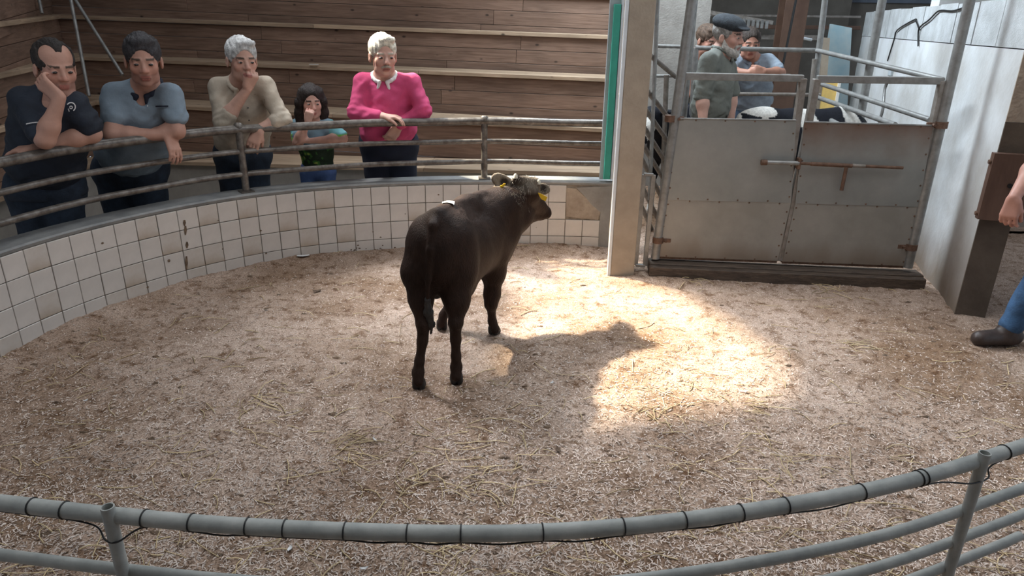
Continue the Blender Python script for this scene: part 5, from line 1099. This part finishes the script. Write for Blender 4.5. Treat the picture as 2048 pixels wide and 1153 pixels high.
# tail
tl = [P(872, 434, 2.93), P(866, 452, 2.86), P(860, 500, 2.825), P(856, 560, 2.83), P(855, 610, 2.835)]; v.chain(tl, [.026, .020, .0150, .012, .010], .015)
v.ell(P(873, 583, 2.98), (.03, .03, .035), None, .03)
for sg, (hx, hy, hY) in ((1, (847, 448, 3.00)), (-1, (918, 436, 3.08))): v.ell(P(hx, hy, hY), (.026, .035, .022), None, .03)
v.cap(P(872, 425, 2.93), P(964, 388, 3.46), .012, .012, .03)          # spine ridge
v.cap(P(962, 430, 3.40), P(996, 510, 3.44), .075, .05, .03)            # shoulder blade
v.cap(P(838, 618, 2.875), P(846, 652, 2.855), .016, .016, .012); v.cap(P(918, 612, 2.90), P(913, 650, 2.875), .016, .016, .012)   # hamstring tendons
v.ell(P(934, 545, 3.20), (.06, .09, .07), None, .03)
def calfcol(V):
    n = vnoise(V[:, 0] * 9, V[:, 2] * 9 + V[:, 1] * 7, 3) + .5 * vnoise(V[:, 0] * 40, V[:, 2] * 30 + V[:, 1] * 30, 5); C = np.array([.024, .0125, .0085])[None] * (1 + .5 * n[:, None])
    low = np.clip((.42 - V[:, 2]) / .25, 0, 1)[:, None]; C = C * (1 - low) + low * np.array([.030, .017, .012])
    d = np.linalg.norm((V - (pol + hup * .03)) / np.array([.085, .085, .05]), axis=1); t = np.clip(1.25 - d, 0, 1)[:, None] ** .7; hc = np.array([.17, .14, .105]) * (1 + .8 * n[:, None]); C = C * (1 - t) + hc * t
    for er in (earL, earR):
        c = er[0] * .4 + er[1] * .6; d = np.linalg.norm(V - c, axis=1); t = np.clip((.062 - d) / .015, 0, 1)[:, None]; C = C * (1 - t) + np.array([.15, .12, .09]) * t
        tin = np.clip((.030 - np.linalg.norm(V - (er[0] * .55 + er[1] * .45), axis=1)) / .010, 0, 1)[:, None]; C = C * (1 - tin) + np.array([.028, .020, .015]) * tin
        a = unit(er[1] - er[0]); c2 = (er[0] + er[1]) / 2; q = V - c2; rim = (d < .075) & (np.linalg.norm(q - (q @ a)[:, None] * a, axis=1) > .026); 
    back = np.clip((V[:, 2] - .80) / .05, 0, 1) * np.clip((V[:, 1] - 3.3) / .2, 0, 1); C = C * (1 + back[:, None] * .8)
    mz = np.linalg.norm(V - (muz + hd * .03), axis=1) < .035; C[mz] = [.012, .010, .010]; return C
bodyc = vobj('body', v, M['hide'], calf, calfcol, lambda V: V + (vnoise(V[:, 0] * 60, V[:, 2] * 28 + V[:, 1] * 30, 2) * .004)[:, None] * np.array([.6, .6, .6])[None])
L = np.array(calf.location)
for hf, yaw in ((hoofL, 0), (hoofR, .15), (hoofF, -.5), (hoofG, .1)):
    g_ = float(ground(hf[0], hf[1])); 
    for sg in (-1, 1):
        hv = Vol(.0045); d_ = np.array([math.sin(-yaw), math.cos(yaw), 0]); r_ = np.array([d_[1], -d_[0], 0]); c0 = np.array([hf[0], hf[1], 0]) + r_ * sg * .013; hv.cap(c0 + (0, 0, .040), c0 + d_ * .016 + (0, 0, .012), .0165, .019, .01); hv.cap(c0 - d_ * .012 + (0, 0, .03), c0 - d_ * .008 + (0, 0, .010), .016, .017, .01); hv.cut(c0 + (0, 0, -.006), (0, 0, -1)); vobj('hoof', hv, M['hoof'], calf)
tv = Vol(.005); tv.chain([P(855, 600, 2.835), P(857, 625, 2.84), P(862, 650, 2.85), P(868, 672, 2.85)][:3] + [P(862, 668, 2.85)], [.013, .021, .016, .004], .01); vobj('tail_tuft', tv, M['hoof'], calf, None, lambda V: V + np.stack([vnoise(V[:, 0] * 300, V[:, 2] * 40, 1) * .009, vnoise(V[:, 0] * 300, V[:, 2] * 40, 2) * .009, V[:, 2] * 0], 1))
for q in ((1031, 352, 3.62), (1077, 364, 3.665)):
    mb = MB(); c = P(*q) - L; mb.tube([c - (0, 0, .012), c + (0, 0, .004), c + (0, 0, .012)], [.013, .011, .004], 10); mb.obj('horn_bud', M['horn'], calf)
def tagm(pts, Y, nm='ear_tag'):
    V_ = [P(x, y, Y) - L for x, y in pts]; V2 = [p_ + np.array([0, .005, 0]) for p_ in V_]; n = len(V_); mb = MB(); mb.add(V_ + V2, [tuple(range(n)), tuple(range(n, 2 * n))[::-1]] + [(i, i + n, (i + 1) % n + n, (i + 1) % n) for i in range(n)]); return mb.obj(nm, M['tag'], calf)
tagm([(1076, 386), (1082, 388), (1095, 395), (1091, 403), (1083, 399), (1079, 393)], 3.62); tagm([(1000, 372), (1004, 371), (1008, 367), (1011, 368), (1010, 372), (1004, 376), (1001, 375)], 3.55)
# crest and poll hair: short tapering tufts that follow the neck
mb = MB()
Vb = np.empty(len(bodyc.data.vertices) * 3, np.float32); bodyc.data.vertices.foreach_get('co', Vb); Vb = Vb.reshape(-1, 3); Nb = np.empty_like(Vb); bodyc.data.vertices.foreach_get('normal', Nb.ravel()) if False else None
nn = np.empty(len(Vb) * 3, np.float32); bodyc.data.vertices.foreach_get('normal', nn); nn = nn.reshape(-1, 3); Vw = Vb + L
selm = (nn[:, 2] > .1) & (np.linalg.norm((Vw - pol) / np.array([.12, .14, .10]), axis=1) < 1.25); ids = np.where(selm)[0]; ids = RNG.choice(ids, min(520, len(ids)), replace=False)
for i in ids:
    n_ = nn[i]; d_ = unit(np.array([-.2, -.5, -.55]) + RNG.normal(0, .35, 3)); d_ = unit(d_ - n_ * np.dot(d_, n_) * .8 + n_ * .25); l_ = random.uniform(.010, .028); p0 = Vb[i]; w_ = unit(np.cross(d_, n_)) * .0014
    mb.add([p0 - w_, p0 + w_, p0 + d_ * l_ * .6 + n_ * .001 + w_ * .6, p0 + d_ * l_], [(0, 1, 2), (0, 2, 3)])
o = mb.obj('poll_hair', mat('poll hair', (.20, .165, .125), .7, var=.4, vscale=60), calf); o['kind'] = 'stuff'
# white lot sticker on the rump
cs_ = P(896, 410, 3.09)
def top_at(x, y):
    m_ = np.hypot(Vw[:, 0] - x, Vw[:, 1] - y) < .012; return Vw[m_][:, 2].max() if m_.any() else .84
mb = MB(); V_ = []; c0 = P(897, 411, 3.07)
for i in range(7):
    for j in range(3):
        x = c0[0] + (i / 6 - .5) * .055; y = c0[1] + (j / 2 - .5) * .035 - abs(i / 6 - .5) * .01; V_.append((x, y, top_at(x, y) + .004))
F_ = [(i * 3 + j, (i + 1) * 3 + j, (i + 1) * 3 + j + 1, i * 3 + j + 1) for i in range(6) for j in range(2)]; mb.add(V_, F_, True); mb.add([(x, y, z - .002) for x, y, z in V_], [f_[::-1] for f_ in F_], True)
tag(mb.obj('lot_sticker', M['paper']), 'white round lot sticker stuck on the brown calf\'s back above the hips', 'sticker')

# ================================================================== black and white cattle in the pens
def cow(label, loc, yaw, seed, sc=1.0, tagged=True, patches=(), hd=0.):
    e = empty('calf', loc, label, 'calf'); R = rotz(yaw); T = lambda x, y, z: np.array(loc) + R @ (np.array([x, y, z]) * sc)   # x forward
    v = Vol(.010); E3 = R
    v.ell(T(0, 0, .70), np.array([.40, .17, .20]) * sc, E3, .08); v.ell(T(-.30, 0, .74), np.array([.18, .155, .19]) * sc, E3, .08); v.ell(T(.28, 0, .70), np.array([.18, .15, .22]) * sc, E3, .08); v.chain([T(-.42, 0, .86), T(-.1, 0, .85), T(.3, 0, .87)], [.045 * sc, .05 * sc, .05 * sc], .08)
    v.ell(T(-.30, .08, .87), np.array([.05, .04, .035]) * sc, E3, .05); v.ell(T(-.30, -.08, .87), np.array([.05, .04, .035]) * sc, E3, .05)
    v.chain([T(.34, 0, .76), T(.50 - hd * .2, 0, .86 - hd * .6), T(.58 - hd * .35, 0, .90 - hd)], [.13 * sc, .095 * sc, .08 * sc], .06); v.chain([T(.60 - hd * .35, 0, .92 - hd), T(.68 - hd * .5, 0, .82 - hd), T(.75 - hd * .7, 0, .72 - hd * 1.15)], [.075 * sc, .062 * sc, .045 * sc], .04)
    for sg in (-1, 1):
        v.ell(T(.58 - hd * .35, sg * .12, .95 - hd), np.array([.03, .06, .02]) * sc, E3, .015)
        v.chain([T(-.34, sg * .08, .66), T(-.36, sg * .09, .50), T(-.42, sg * .09, .36), T(-.40, sg * .09, .20), T(-.38, sg * .09, .03)], [.10 * sc, .07 * sc, .034 * sc, .024 * sc, .03 * sc], .04)
        v.chain([T(.28, sg * .08, .60), T(.28, sg * .08, .38), T(.28, sg * .08, .06), T(.30, sg * .08, .03)], [.075 * sc, .034 * sc, .024 * sc, .03 * sc], .04)
    v.chain([T(-.46, 0, .87), T(-.51, 0, .78), T(-.51, 0, .45)], [.025 * sc, .016 * sc, .012 * sc], .02)
    def colf(V):
        q = ((V - np.array(loc)) @ R) / sc; C = np.tile(np.array([.010, .011, .016]), (len(V), 1)); w = np.zeros(len(V), bool)
        for (x, z, rx, rz, ang) in patches:
            dx = (q[:, 0] - x) * math.cos(ang) + (q[:, 2] - z) * math.sin(ang); dz = -(q[:, 0] - x) * math.sin(ang) + (q[:, 2] - z) * math.cos(ang); w |= (dx / rx) ** 2 + (dz / rz) ** 2 +   .35 * vnoise(q[:, 0] * 9, q[:, 2] * 9 + q[:, 1] * 3, seed) < 1
        w |= q[:, 2] < .33; C[w] = [.62, .60, .56]; return C
    vobj('body', v, M['hide'], e, colf)
    for sg in (-1, 1):
        c = R @ (np.array([.57 - hd * .35, sg * .145, .93 - hd]) * sc); mb = MB(); mb.box(c, (.006, .045, .05), R, .002); mb.obj('ear_tag', M['tag'], e)
    return e
q = aty(1583, 212, 5.35)
cow('black and white calf standing behind the middle of the gate', (q[0] + .13, 5.40, .0), .12, 3, 1.10, patches=((-.38, .93, .14, .05, -.1), (-.50, .84, .035, .13, 0), (-.335, .84, .020, .10, .1), (-.02, .84, .065, .10, .2), (.30, .84, .05, .12, .5)), hd=.34)
q = aty(1308, 230, 6.0)
cow('black and white calf half hidden behind the slanting bars left of the gate', (q[0] + .28, 6.25, .0), -2.2, 5, .98, patches=((.70, .82, .06, .10, 0), (.0, .6, .1, .2, 0), (-.3, .7, .1, .1, .3)))
